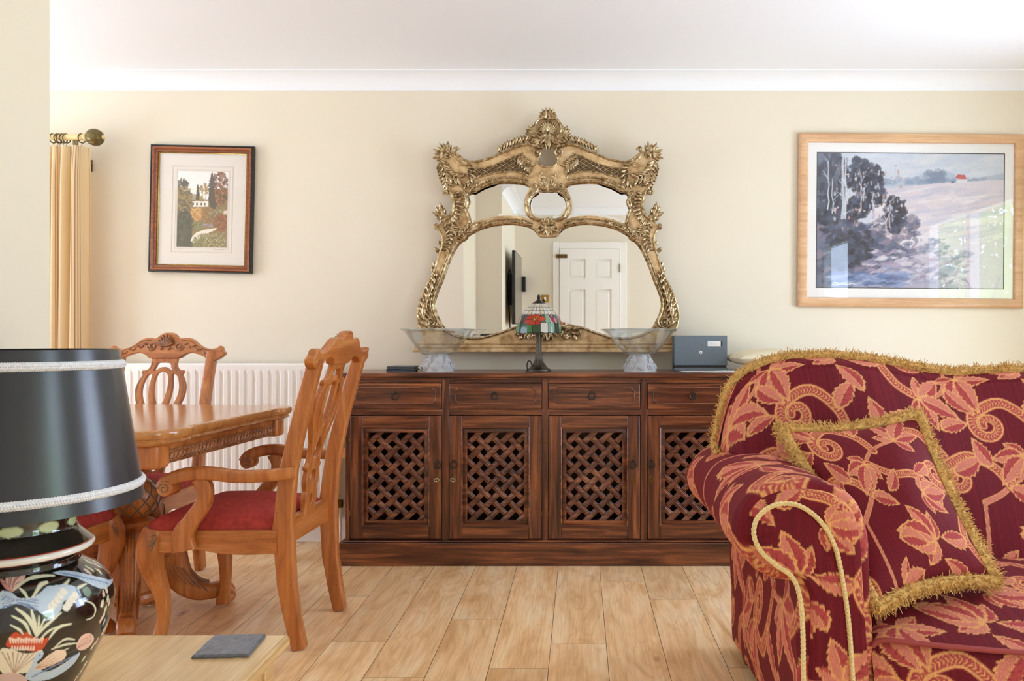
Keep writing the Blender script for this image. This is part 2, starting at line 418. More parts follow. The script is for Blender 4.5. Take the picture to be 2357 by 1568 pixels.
bm_v += [(XL-T, YF-T, -.0012), (XR+T, YF-T, -.0012), (XR+T, YB+T, -.0012), (XL-T, YB+T, -.0012), (XL-T, YF-T, -.1), (XR+T, YF-T, -.1), (XR+T, YB+T, -.1), (XL-T, YB+T, -.1)]
bm_f += [(n, n+1, n+2, n+3), (n+7, n+6, n+5, n+4)]+[(n+a, n+4+a, n+4+(a+1) % 4, n+(a+1) % 4) for a in range(4)]
rnd_v += [np.zeros(3)]*8
me = bpy.data.meshes.new('floor'); me.from_pydata(bm_v, [], bm_f)
ca = me.color_attributes.new('plank', 'FLOAT_COLOR', 'POINT'); ca.data.foreach_set('color', np.c_[np.array(rnd_v), np.ones(len(bm_v))].astype(np.float32).ravel())
fl = bpy.data.objects.new('floor', me); COL.objects.link(fl); tag(fl, kind='structure')
m, nt, b = new_mat('oak_laminate')
a = N(nt, 'ShaderNodeAttribute'); a.attribute_name = 'plank'
t = N(nt, 'ShaderNodeTexCoord'); of = N(nt, 'ShaderNodeVectorMath', operation='SCALE'); of.inputs['Scale'].default_value = 23.
nt.links.new(a.outputs['Vector'], of.inputs[0]); ad = N(nt, 'ShaderNodeVectorMath', operation='ADD'); nt.links.new(t.outputs['Object'], ad.inputs[0]); nt.links.new(of.outputs[0], ad.inputs[1])
def mp_(sc, src=None):
    q = N(nt, 'ShaderNodeMapping'); q.inputs['Scale'].default_value = sc; nt.links.new(src or ad.outputs[0], q.inputs[0]); return q.outputs[0]
# cathedral grain: rings of a distorted distance field stretched along the plank
big0 = noise(nt, mp_((8, .85, 1)), 1.0, 3, .5, .4)
vor = N(nt, 'ShaderNodeTexVoronoi'); vor.inputs['Scale'].default_value = 1.0; nt.links.new(mp_((4.6, 2.0, 1)), vor.inputs['Vector'])
kb = N(nt, 'ShaderNodeMath', operation='MULTIPLY_ADD'); kb.inputs[1].default_value = .55; nt.links.new(ramp(nt, vor.outputs['Distance'], [(.0, 1.), (.12, .5), (.42, 0.)]), kb.inputs[0]); nt.links.new(big0, kb.inputs[2]); big = kb.outputs[0]
wv = N(nt, 'ShaderNodeMath', operation='MULTIPLY'); wv.inputs[1].default_value = 15.; nt.links.new(big, wv.inputs[0])
fr = N(nt, 'ShaderNodeMath', operation='PINGPONG'); fr.inputs[1].default_value = 1.; nt.links.new(wv.outputs[0], fr.inputs[0])
fine = noise(nt, mp_((160, 5, 1)), 1.0, 4, .6)
blot = noise(nt, mp_((9, 2.2, 1)), 1.0, 3, .6, 1.0)
kn = ramp(nt, vor.outputs['Distance'], [(.0, .9), (.03, .55), (.09, 0.)])
c = ramp(nt, blot, [(.25, lin((216, 170, 116))), (.5, lin((243, 206, 156))), (.75, lin((252, 230, 190)))])
c = mix(nt, .42, c, ramp(nt, fr.outputs[0], [(.0, (.76, .67, .57)), (.30, (.98, .97, .96)), (1., (1.06, 1.06, 1.06))]), 'MULTIPLY')
c = mix(nt, .75, c, ramp(nt, fine, [(.35, (.86, .82, .78)), (.6, (1.05, 1.05, 1.05))]), 'MULTIPLY')
sx = N(nt, 'ShaderNodeSeparateColor'); nt.links.new(a.outputs['Color'], sx.inputs[0])
c = mix(nt, .6, c, ramp(nt, sx.outputs[1], [(0., (.86, .85, .84)), (1., (1.1, 1.1, 1.1))]), 'MULTIPLY')
c = mix(nt, kn, c, lin((140, 98, 62)))
geo = N(nt, 'ShaderNodeNewGeometry'); sz_ = N(nt, 'ShaderNodeSeparateXYZ'); nt.links.new(geo.outputs['Position'], sz_.inputs[0])
lt = N(nt, 'ShaderNodeMath', operation='LESS_THAN'); lt.inputs[1].default_value = -.0006; nt.links.new(sz_.outputs[2], lt.inputs[0])
c = mix(nt, lt.outputs[0], c, lin((84, 58, 38)))
nt.links.new(c, b.inputs['Base Color']); b.inputs['Roughness'].default_value = .42; b.inputs['Specular IOR Level'].default_value = .35
bump(nt, b, fine, .1, .001); me.materials.append(m)

# door and its frame in the wall behind the camera (seen in the mirror)
def door():
    x0, x1, zt = -.235, .455, 1.99
    y = YF
    f = MB(); f.box((x0-.075, y, 0), (x0, y+.02, zt+.075)); f.box((x1, y, 0), (x1+.075, y+.02, zt+.075)); f.box((x0, y, zt), (x1, y+.02, zt+.075))
    fr = struct('trim_5', f, M['white'], bevel=.006)
    d = MB(); d.box((x0+.003, y+.001, .005), (x1-.003, y+.013, zt-.003))
    w = x1-x0; st = .095; cols = [(x0+st, x0+w/2-st*.5), (x0+w/2+st*.5, x1-st)]; rows = [(.2, .72), (.86, 1.53), (1.65, 1.87)]
    yb = y+.013; yt = y+.034
    # stiles and rails stand proud, raised panels between them
    d.box((x0+.003, yb, .005), (cols[0][0], yt, zt-.003)); d.box((cols[0][1], yb, .005), (cols[1][0], yt, zt-.003)); d.box((cols[1][1], yb, .005), (x1-.003, yt, zt-.003))
    zs = [.005]+[v for r in rows for v in r]+[zt-.003]
    for c0, c1 in cols:
        for k in range(0, len(zs), 2): d.box((c0, yb, zs[k]), (c1, yt, zs[k+1]))
        for r0, r1 in rows:
            q = [(c0+.015, yb, r0+.015), (c1-.015, yb, r0+.015), (c1-.015, yb, r1-.015), (c0+.015, yb, r1-.015)]
            e = .035; q2 = [(c0+e, yt-.004, r0+e), (c1-e, yt-.004, r0+e), (c1-e, yt-.004, r1-e), (c0+e, yt-.004, r1-e)]
            d.add(q+q2, [(4, 5, 6, 7)]+[(i, (i+1) % 4, 4+(i+1) % 4, 4+i) for i in range(4)])
    do = struct('door_1', d, M['white'])
    h = MB(); h.box((x1-.012, yt-.002, 1.72), (x1+.006, yt+.008, 1.82)); h.build('hinge', M['steel'], do)
    b = MB(); b.box((x0-.035, y+.03, zt-.105), (x0+.09, y+.048, zt-.065)); b.sweep([(x0-.03, y+.052, zt-.085), (x0+.085, y+.052, zt-.085)], .008); b.build('bolt', M['dbrass'], do)
    k = MB(); k.box((x0+.02, yt, .98), (x0+.065, yt+.006, 1.15)); k.sweep([(x0+.043, yt, 1.09), (x0+.043, yt+.045, 1.09), (x0+.16, yt+.05, 1.09)], .008, side=(0, 0, 1)); k.build('handle', M['brass'], do)
door()

# what hangs on that side of the room
t = thing('television', (-.66, -.12, 1.13), 'wide flat television on an arm at the left wall, seen edge-on in the mirror', 'television')
MB().box((-.018, -.43, 0), (.014, .43, .74)).build('casing', M['black'], t, bevel=.006)
scr = plain('dark_glass_screen', (24, 26, 28), .12, spec=.8)
MB().box((.014, -.42, .012), (.016, .42, .728)).build('screen', scr, t)
MB().box((-.084, -.06, .2), (-.018, .06, .52)).build('wall_bracket', M['black'], t, bevel=.004)
cb = MB(); cb.sweep(catmull([(-.04, .2, .5), (-.06, .26, .55), (-.07, .3, .35), (-.06, .24, .1), (-.05, .3, -.04)], 6), .006, side=(1, 0, 0)); cb.build('cable', M['black'], t)
s = thing('light_switch', (-.40, YF, 1.42), 'square brass light switch beside the white door in the mirror', 'light switch')
MB().box((-.043, .0, -.043), (.043, .008, .043)).build('plate', M['brass'], s, bevel=.003)
MB().box((-.012, .008, -.02), (.012, .014, .02)).build('rocker', M['white'], s, bevel=.002)
s = thing('wall_speaker', (-.655, YF, 1.50), 'small black wall speaker behind the television in the mirror', 'speaker')
MB().box((-.035, .0, 0), (.035, .07, .17)).build('cabinet', M['black'], s, bevel=.005)
MB().lathe([(0.03, 0), (.03, .008), (.012, .002)], 20, (0, .068, .06), axis='y').map(lambda V: V*np.array([1, 1, 1])).build('driver', M['iron'], s)

# shrubs outside the right-hand windows (their reflection lies on the large picture)
leafm, nt, b = new_mat('sunlit_leaf'); b.inputs['Base Color'].default_value = L4((150, 186, 92)); b.inputs['Roughness'].default_value = .5
tr = N(nt, 'ShaderNodeBsdfTranslucent'); tr.inputs[0].default_value = L4((190, 220, 104)); mx = N(nt, 'ShaderNodeMixShader'); mx.inputs[0].default_value = .45
nt.links.new(b.outputs[0], mx.inputs[1]); nt.links.new(tr.outputs[0], mx.inputs[2]); nt.links.new(mx.outputs[0], nt.nodes['Material Output'].inputs[0])
bark = plain('bark', (92, 76, 58), .9, var=.3)
def shrub(x, y, h, r, nl, label, seed):
    rg = np.random.default_rng(seed); t = thing('garden_shrub', (x, y, -.12), label, 'shrub', 'shrubs in the garden')
    st = MB()
    for k in range(7):
        a = k*2*PI/7+rg.uniform(0, .5); q = r*.6
        st.sweep(catmull([(0, 0, 0), (q*.2*math.cos(a), q*.2*math.sin(a), h*.4), (q*math.cos(a), q*math.sin(a), h*.85)], 5), [.025, .006], side=(1, 0, .1), n=6)
    st.build('stem', bark, t)
    lf = MB()
    for k in range(nl):
        d = rg.normal(size=3); d /= np.linalg.norm(d); q = rg.uniform(.35, 1)**.5
        c = np.array([d[0]*r*q, d[1]*r*q, h*.58+d[2]*h*.42*q]); L = rg.uniform(.07, .13); u = rg.normal(size=3); u[2] -= .6; u /= np.linalg.norm(u)
        s_ = np.cross(u, rg.normal(size=3)); s_ /= np.linalg.norm(s_); nn = np.cross(u, s_)
        lf.add([c, c+u*L*.4+s_*L*.26+nn*.006, c+u*L, c+u*L*.4-s_*L*.26+nn*.006], [(0, 1, 2), (0, 2, 3)])
    lf.build('foliage', leafm, t, flat=True)
shrub(XR+.85, 1.0, 2.7, .72, 4200, 'green leafy shrub outside the patio door, reflected in the glass of the landscape picture', 3)
shrub(XR+1.9, -1.2, 2.3, .8, 2600, 'lower green shrub outside, further from the house than the tall leafy one', 4)
# ================================================================== painted and woven patterns
class Canvas:
    """small colour field the patterns are drawn on; x to the right, y down, in its own units"""
    def __init__(s, w, h, base, wrap=False):
        s.w, s.h, s.wrap = w, h, wrap; s.a = np.empty((h, w, 3), np.float32); s.a[:] = lin(base)
    def _box(s, P, pad):
        x0, y0 = np.floor(P.min(0)-pad).astype(int); x1, y1 = np.ceil(P.max(0)+pad).astype(int)
        if not s.wrap: x0, y0, x1, y1 = max(x0, 0), max(y0, 0), min(x1, s.w-1), min(y1, s.h-1)
        if x1 < x0 or y1 < y0: return None
        xs, ys = np.arange(x0, x1+1), np.arange(y0, y1+1)
        return xs, ys, np.meshgrid(xs+.5, ys+.5)
    def put(s, xs, ys, mask, col):
        if s.wrap: ix = np.ix_(ys % s.h, xs % s.w)
        else: ix = np.ix_(ys, xs)
        col = np.asarray(col, np.float32); mk = np.clip(mask, 0, 1)[..., None].astype(np.float32)
        s.a[ix] = s.a[ix]*(1-mk)+col*mk
    def inside(s, P, X, Y):
        m = np.zeros(X.shape, bool); Q = np.roll(P, -1, 0)
        for (xa, ya), (xb, yb) in zip(P, Q):
            if ya == yb: continue
            c = ((ya > Y) != (yb > Y)) & (X < (xb-xa)*(Y-ya)/(yb-ya)+xa); m ^= c
        return m
    def poly(s, P, col, alpha=1, fn=None):
        P = np.asarray(P, float); b = s._box(P, 1)
        if b is None: return
        xs, ys, (X, Y) = b; m = s.inside(P, X, Y).astype(np.float32)*alpha
        s.put(xs, ys, m, lin(col) if fn is None else fn(X, Y))
    def stroke(s, P, wd, col, alpha=1, soft=.7):
        P = np.asarray(P, float); k = len(P); wd = np.interp(np.linspace(0, 1, k), np.linspace(0, 1, np.size(wd)), np.atleast_1d(wd))
        b = s._box(P, wd.max()+2)
        if b is None: return
        xs, ys, (X, Y) = b; m = np.zeros(X.shape, np.float32)
        for i in range(k-1):
            d = P[i+1]-P[i]; L2 = max(d@d, 1e-9); t = np.clip(((X-P[i, 0])*d[0]+(Y-P[i, 1])*d[1])/L2, 0, 1)
            r = np.hypot(X-P[i, 0]-t*d[0], Y-P[i, 1]-t*d[1]); ww = wd[i]+(wd[i+1]-wd[i])*t
            np.maximum(m, np.clip((ww-r)/soft+.5, 0, 1), out=m)
        s.put(xs, ys, m*alpha, lin(col))
    def blob(s, x, y, rx, ry, col, alpha=1, rot=0, rough=.25, n=14, rg=RNG):
        a = np.linspace(0, 2*PI, n, endpoint=False); q = 1+rg.uniform(-rough, rough, n)
        p = np.stack([rx*q*np.cos(a), ry*q*np.sin(a)], 1); c, si = math.cos(rot), math.sin(rot)
        s.poly(p@np.array([[c, si], [-si, c]])+[x, y], col, alpha)
    def grain(s, amp, rg=RNG):
        n = rg.normal(size=(s.h, s.w, 1)).astype(np.float32); s.a *= 1+amp*n; np.clip(s.a, 0, 1.2, out=s.a)
    def sample(s, u, v):
        x = np.asarray(u, float)*s.w-.5; y = np.asarray(v, float)*s.h-.5
        x0 = np.floor(x).astype(int); y0 = np.floor(y).astype(int); fx = (x-x0)[..., None]; fy = (y-y0)[..., None]
        ix = (lambda q, n: q % n) if s.wrap else (lambda q, n: np.clip(q, 0, n-1))
        g = lambda a, b: s.a[ix(b, s.h), ix(a, s.w)]
        return (g(x0, y0)*(1-fx)+g(x0+1, y0)*fx)*(1-fy)+(g(x0, y0+1)*(1-fx)+g(x0+1, y0+1)*fx)*fy

def leaf_shape(x, y, ang, L, W, bend=0, teeth=0, n=26):
    """outline and midrib of a leaf from its base point"""
    t = np.linspace(0, 1, n); w_ = W*np.sin(PI*np.clip(t, 0, 1)**.8)**.9
    if teeth: w_ = w_*(1-.28*((t*teeth) % 1))
    cxl = t*L; cyl = bend*L*t*t
    up = np.stack([cxl, cyl+w_], 1); dn = np.stack([cxl, cyl-w_], 1)[::-1]; mid = np.stack([cxl, cyl], 1)
    c, si = math.cos(ang), math.sin(ang); Rm = np.array([[c, si], [-si, c]])
    return np.r_[up, dn]@Rm+[x, y], mid@Rm+[x, y]

# ---- the damask of the sofa: acanthus leaves and braided scrolls on burgundy
BG, ROSE, ROSE2, GOLD, DEEP = (106, 16, 30), (206, 126, 106), (172, 70, 70), (222, 164, 104), (140, 40, 48)
DN = 760
dm = Canvas(DN, DN, BG, True)
_g = RNG.normal(size=(DN, 1, 1)).astype(np.float32)
dm.a *= 1+.16*RNG.normal(size=(1, DN, 1)).astype(np.float32)
def d_leaf(x, y, ang, L, W, bend=.2, teeth=5, two=True):
    o, mid = leaf_shape(x, y, ang, L, W, bend, teeth); dm.poly(o, GOLD)
    cen = mid.mean(0); dm.poly((o-cen)*.86+cen, ROSE)
    if two:
        n = len(o)//2; half = np.r_[o[:n], mid[::-1]]; hc = half.mean(0); dm.poly((half-hc)*.78+hc, ROSE2)
    dm.stroke(mid, [2.4, .8], GOLD)
    for k in range(3, 22, 4):
        p = mid[k]; q = o[min(k+4, 25)]; dm.stroke([p, p+(q-p)*.7], [1.4, .5], DEEP)
def d_scroll(P, wd, curl=1, r0=46, turns=1.25):
    """braided band ending in a curl"""
    P = catmull(P, 10); d = P[-1]-P[-3]; a = math.atan2(d[1], d[0])
    c = P[-1]+r0*np.array([-math.sin(a), math.cos(a)])*curl
    th = np.linspace(0, turns*2*PI, 34); rr = r0*(1-th/th[-1]*.74); a0 = a-curl*PI/2
    sp_ = np.stack([c[0]+rr*np.cos(a0+curl*th), c[1]+rr*np.sin(a0+curl*th)], 1)
    Q = np.r_[P, sp_[1:]]; k = len(Q); ww = np.interp(np.arange(k), [0, len(P), k-1], [wd*.75, wd, wd*.62])
    dm.stroke(Q, ww+4, DEEP, .8); dm.stroke(Q, ww, GOLD); dm.stroke(Q, ww*.66, ROSE2)
    s_ = np.r_[0, np.cumsum(np.linalg.norm(np.diff(Q, axis=0), axis=1))]; T_ = np.gradient(Q, axis=0); T_ /= np.linalg.norm(T_, axis=1, keepdims=True)
    for q in np.arange(8, s_[-1]-6, 13):
        p = np.array([np.interp(q, s_, Q[:, 0]), np.interp(q, s_, Q[:, 1])]); t_ = np.array([np.interp(q, s_, T_[:, 0]), np.interp(q, s_, T_[:, 1])]); nn = np.array([-t_[1], t_[0]])
        wq = np.interp(q, s_, ww)*.6
        for sg in (1, -1): dm.stroke([p, p+t_*9+nn*wq*sg], [2.2, .8], GOLD)
def d_stem(P, w0, w1):
    P = catmull(P, 10); dm.stroke(P, [w0+3, w1+2], GOLD); dm.stroke(P, [w0, w1], ROSE)
def d_spray(x, y, a, s=1., fl=1):
    for da, L, W in ((1.5*fl, 112, 38), (-1.45*fl, 108, 36), (.75*fl, 156, 46), (-.7*fl, 160, 48), (.0, 196, 52)):
        d_leaf(x, y, a+da, L*s, W*s, .24*fl*np.sign(da if da else 1), 6)
d_stem([(40, 700), (150, 640), (240, 520), (340, 470), (470, 470)], 9, 5)
d_stem([(470, 470), (560, 420), (640, 300), (760, 240), (800, -60)], 8, 5)
d_scroll([(330, 480), (300, 380), (210, 300), (110, 330)], 24, -1, 66, 1.2)
d_scroll([(560, 430), (640, 480), (700, 590), (640, 690)], 24, 1, 62, 1.25)
d_scroll([(160, 640), (110, 560), (20, 520), (-70, 560)], 22, -1, 56, 1.2)
d_scroll([(650, 300), (560, 250), (520, 150), (590, 80)], 23, 1, 60, 1.25)
d_scroll([(250, 520), (330, 610), (430, 640), (500, 700)], 21, 1, 50, 1.3)
d_spray(470, 470, -.9, .95); d_spray(240, 520, 2.6, .8, -1); d_spray(640, 300, .2, .85)
d_spray(330, 130, -2.4, 1.0, -1); d_spray(60, 180, 1.0, .85); d_spray(420, 720, .35, .8, -1)
d_leaf(300, 380, -1.2, 150, 44, .25, 6); d_leaf(700, 590, -.2, 150, 44, -.3, 6); d_leaf(110, 560, -2.2, 130, 40, .2, 6); d_leaf(520, 150, 3.0, 150, 42, .3, 6)
d_leaf(760, 240, 1.1, 140, 42, -.3, 6); d_leaf(150, 640, .4, 130, 38, .3, 6); d_leaf(150, 60, .2, 150, 44, .3, 6); d_leaf(420, 300, -2.0, 140, 42, -.3, 6)
d_leaf(560, 610, 2.6, 120, 38, .3, 6); d_leaf(250, 660, -.3, 120, 36, -.3, 6); d_leaf(700, 420, -.6, 120, 38, .3, 6)
dm.a *= 1+.05*RNG.normal(size=(DN, DN, 1)).astype(np.float32)
DREP = .52                                             # metres per repeat
def damask(x, y, rot=0, su=1., sv=1.):
    c, s_ = math.cos(rot), math.sin(rot); return dm.sample((x*c-y*s_)*su/DREP, (x*s_+y*c)*sv/DREP)

# ---- large landscape print: dark gum trees at left, pale hills, small red-roofed house
def paint_landscape():
    c = Canvas(430, 310, (206, 214, 230)); rg = np.random.default_rng(11)
    for k in range(160): c.blob(rg.uniform(100, 430), rg.uniform(0, 80), rg.uniform(15, 50), rg.uniform(4, 12), [(214, 222, 236), (196, 208, 226), (226, 228, 236), (204, 214, 230)][k % 4], .35, rg.uniform(-.5, .1))
    c.poly([(150, 75), (200, 60), (250, 45), (300, 40), (340, 58), (430, 45), (430, 60), (330, 70), (150, 80)], (170, 186, 210), .7)
    for k in range(60): c.blob(rg.uniform(150, 430), rg.uniform(58, 70), rg.uniform(6, 14), rg.uniform(3, 7), (140, 158, 186), .5)
    for k in range(26): c.blob(rg.uniform(252, 292), rg.uniform(42, 66), rg.uniform(5, 12), rg.uniform(4, 9), (128, 144, 172), .5)
    c.poly([(140, 82), (300, 66), (430, 58), (430, 310), (100, 310)], (220, 214, 226))
    for k in range(200): c.blob(rg.uniform(150, 430), rg.uniform(80, 200), rg.uniform(12, 44), rg.uniform(2, 6), [(232, 224, 230), (206, 202, 220), (226, 212, 218), (196, 196, 216), (238, 234, 238)][k % 5], .5, -.15)
    c.poly([(320, 58), (324, 48), (342, 49), (346, 60)], (236, 236, 240)); c.poly([(318, 56), (323, 47), (340, 48), (345, 58), (330, 58)], (196, 96, 104)); c.poly([(320, 60), (346, 60), (345, 66), (321, 66)], (226, 226, 234))
    c.blob(312, 65, 5, 2, (90, 100, 126))
    c.poly([(0, 0), (52, 0), (56, 140), (120, 170), (200, 215), (240, 250), (300, 290), (330, 310), (0, 310)], (112, 116, 140))
    for k in range(340): c.blob(rg.uniform(0, 230), rg.uniform(150, 300), rg.uniform(4, 18), rg.uniform(3, 9), [(84, 88, 112), (128, 122, 146), (66, 72, 98), (150, 136, 154), (98, 108, 140), (76, 90, 128)][k % 6], .6, rg.uniform(-1, .2))
    for k in range(220): c.blob(rg.uniform(0, 54), rg.uniform(0, 160), rg.uniform(4, 14), rg.uniform(6, 18), [(62, 68, 84), (52, 56, 72), (84, 92, 112), (110, 120, 140)][k % 4], .7, rg.uniform(-.5, .5))
    for cx_, cy_, rx, ry, n in ((95, 50, 30, 40, 130), (125, 55, 26, 30, 100), (125, 95, 30, 34, 110), (60, 60, 8, 80, 30), (88, 130, 26, 28, 90), (180, 140, 26, 44, 120), (60, 220, 40, 50, 120), (100, 215, 34, 44, 100), (20, 130, 24, 60, 60)):
        for k in range(n):
            a, q = rg.uniform(0, 2*PI), rg.uniform(0, 1)**.5
            c.blob(cx_+rx*q*math.cos(a), cy_+ry*q*math.sin(a), rg.uniform(3, 10), rg.uniform(3, 8), [(48, 50, 66), (38, 40, 54), (66, 72, 94), (80, 90, 118), (56, 60, 78)][k % 5], .75, rg.uniform(-1, 1))
    for x, y0, y1, w_ in ((26, 20, 130, 1.5), (60, 0, 150, 3.5), (66, 10, 150, 2), (102, 50, 130, 1.6), (108, 80, 110, 1.2), (168, 110, 170, 1.4), (160, 150, 180, 1.8), (130, 120, 150, 2.5), (36, 60, 140, 1.2)):
        p = [(x+rg.uniform(-2, 2), y) for y in np.linspace(y0, y1, 7)]; c.stroke(p, [w_*.6, w_], [(206, 214, 228), (196, 176, 184), (220, 226, 236)][int(rg.integers(3))], .85)
        for q in range(3):
            yy = rg.uniform(y0, y1); c.stroke([(x, yy), (x+rg.uniform(-14, 14), yy-rg.uniform(8, 22))], [w_*.6, .5], (200, 208, 224), .8)
    for k in range(110): c.blob(rg.uniform(40, 200), rg.uniform(20, 180), rg.uniform(1, 3.5), rg.uniform(1.5, 6), [(190, 200, 220), (200, 160, 160), (226, 222, 228)][k % 3], .7)
    c.poly([(110, 285), (150, 262), (200, 250), (240, 235), (300, 250), (330, 262), (360, 310), (80, 310)], (190, 184, 204), .8)
    for k in range(200): c.blob(rg.uniform(120, 350), rg.uniform(225, 300), rg.uniform(5, 20), rg.uniform(2, 6), [(214, 208, 222), (176, 160, 184), (150, 158, 190), (228, 222, 230), (130, 128, 156)][k % 5], .6, rg.uniform(-.6, .2))
    for k in range(120): c.blob(rg.uniform(40, 210), rg.uniform(275, 306), rg.uniform(8, 24), rg.uniform(2, 5), [(96, 120, 170), (130, 152, 196), (170, 184, 214), (76, 92, 136)][k % 4], .6, -.1)
    for k in range(60): c.blob(rg.uniform(240, 300), rg.uniform(195, 230), rg.uniform(3, 9), rg.uniform(2, 5), (120, 132, 160), .4)
    for p in ([(52, 300), (40, 298), (37, 303), (44, 306), (50, 304), (48, 302)], [(54, 304), (58, 300), (62, 304), (66, 300), (68, 304)], [(70, 303), (80, 302)], [(74, 300), (92, 303)]): c.stroke(p, .8, (236, 238, 244))
    c.grain(.05, rg); return c
# ---- small print: autumn garden with a white house and a curving path
def paint_garden():
    c = Canvas(182, 268, (252, 251, 248)); rg = np.random.default_rng(5)
    def clump(cx_, cy_, rx, ry, n, cols, r=(2, 6)):
        for k in range(n):
            a, q = rg.uniform(0, 2*PI), rg.uniform(0, 1)**.5
            c.blob(cx_+rx*q*math.cos(a), cy_+ry*q*math.sin(a), rg.uniform(*r), rg.uniform(*r), cols[int(rg.integers(len(cols)))], .85, rg.uniform(-1, 1), .4)
    c.poly([(0, 50), (44, 92), (110, 100), (120, 60), (182, 60), (182, 268), (0, 268)], (142, 122, 78)); c.poly([(48, 126), (112, 124), (140, 150), (182, 150), (182, 210), (60, 220)], (150, 124, 74))
    G1, G2, O1, O2 = (96, 84, 58), (142, 120, 72), (190, 140, 76), (214, 156, 92)
    clump(16, 45, 22, 20, 60, [(104, 96, 74), (150, 130, 90)]); clump(25, 45, 12, 12, 30, [(84, 76, 56)])
    c.poly([(48, 100), (48, 85), (60, 80), (78, 84), (90, 92), (100, 100)], (176, 160, 140)); c.poly([(66, 100), (70, 48), (73, 44), (78, 60), (82, 100)], (92, 82, 62)); clump(86, 92, 8, 8, 20, [(170, 150, 80)], (1, 4))
    clump(96, 62, 16, 20, 50, [(168, 140, 92), (190, 164, 116)], (2, 5)); c.stroke([(100, 100), (106, 60), (96, 40)], .8, (140, 112, 84))
    clump(150, 60, 36, 62, 320, [(120, 78, 48), (150, 98, 62), (104, 76, 52), (174, 120, 80), (90, 72, 52)]); c.stroke([(150, 34), (164, 50), (182, 60)], 1.0, (226, 214, 196))
    c.poly([(120, 6), (126, 2), (132, 60), (140, 120), (136, 150), (122, 140), (112, 96), (116, 40)], (86, 76, 60))
    c.poly([(46, 102), (112, 99), (114, 104), (46, 108)], (150, 122, 74)); c.poly([(48, 106), (112, 104), (112, 124), (48, 126)], (250, 246, 238))
    for x in (54, 68, 84, 96): c.poly([(x, 111), (x+6, 111), (x+6, 120), (x, 120)], (112, 92, 70))
    clump(24, 105, 30, 50, 260, [(120, 104, 70), (150, 128, 84), (98, 86, 62), (170, 146, 96)])
    clump(72, 150, 26, 22, 150, [O2, (226, 176, 112), O1], (2, 5)); clump(112, 155, 24, 28, 190, [(156, 116, 66), (176, 134, 80), (134, 104, 64)], (2, 5))
    clump(150, 150, 34, 18, 120, [(150, 130, 92), (176, 158, 110), (122, 110, 76)], (2, 5))
    c.poly([(168, 138), (182, 136), (182, 148), (168, 150)], (226, 214, 198))
    clump(160, 180, 26, 30, 160, [(140, 84, 48), (120, 76, 46), (164, 104, 60)], (2, 5))
    c.poly([(0, 150), (40, 160), (52, 190), (56, 230), (60, 268), (0, 268)], (84, 80, 62)); clump(26, 190, 30, 56, 170, [(84, 80, 62), (98, 92, 70), (74, 72, 58)], (3, 8))
    clump(76, 195, 22, 16, 90, [(126, 126, 80), (150, 146, 96), (104, 106, 70)], (1.5, 4)); clump(110, 190, 22, 6, 40, [(170, 160, 176), (150, 140, 150)], (1, 3))
    c.poly([(50, 246), (56, 232), (72, 216), (100, 206), (146, 198), (140, 206), (112, 218), (86, 234), (64, 256)], (248, 238, 222))
    clump(120, 244, 62, 26, 300, [(134, 128, 76), (160, 148, 92), (110, 108, 66), (176, 166, 112)], (1.5, 4)); clump(78, 260, 30, 10, 60, [(124, 118, 72), (150, 140, 90)], (1.5, 4))
    for k in range(90): c.blob(rg.uniform(96, 182), rg.uniform(212, 266), 1.1, 1.1, [(250, 244, 232), (240, 226, 200), (214, 150, 90)][k % 3], .9)
    c.grain(.05, rg); return c
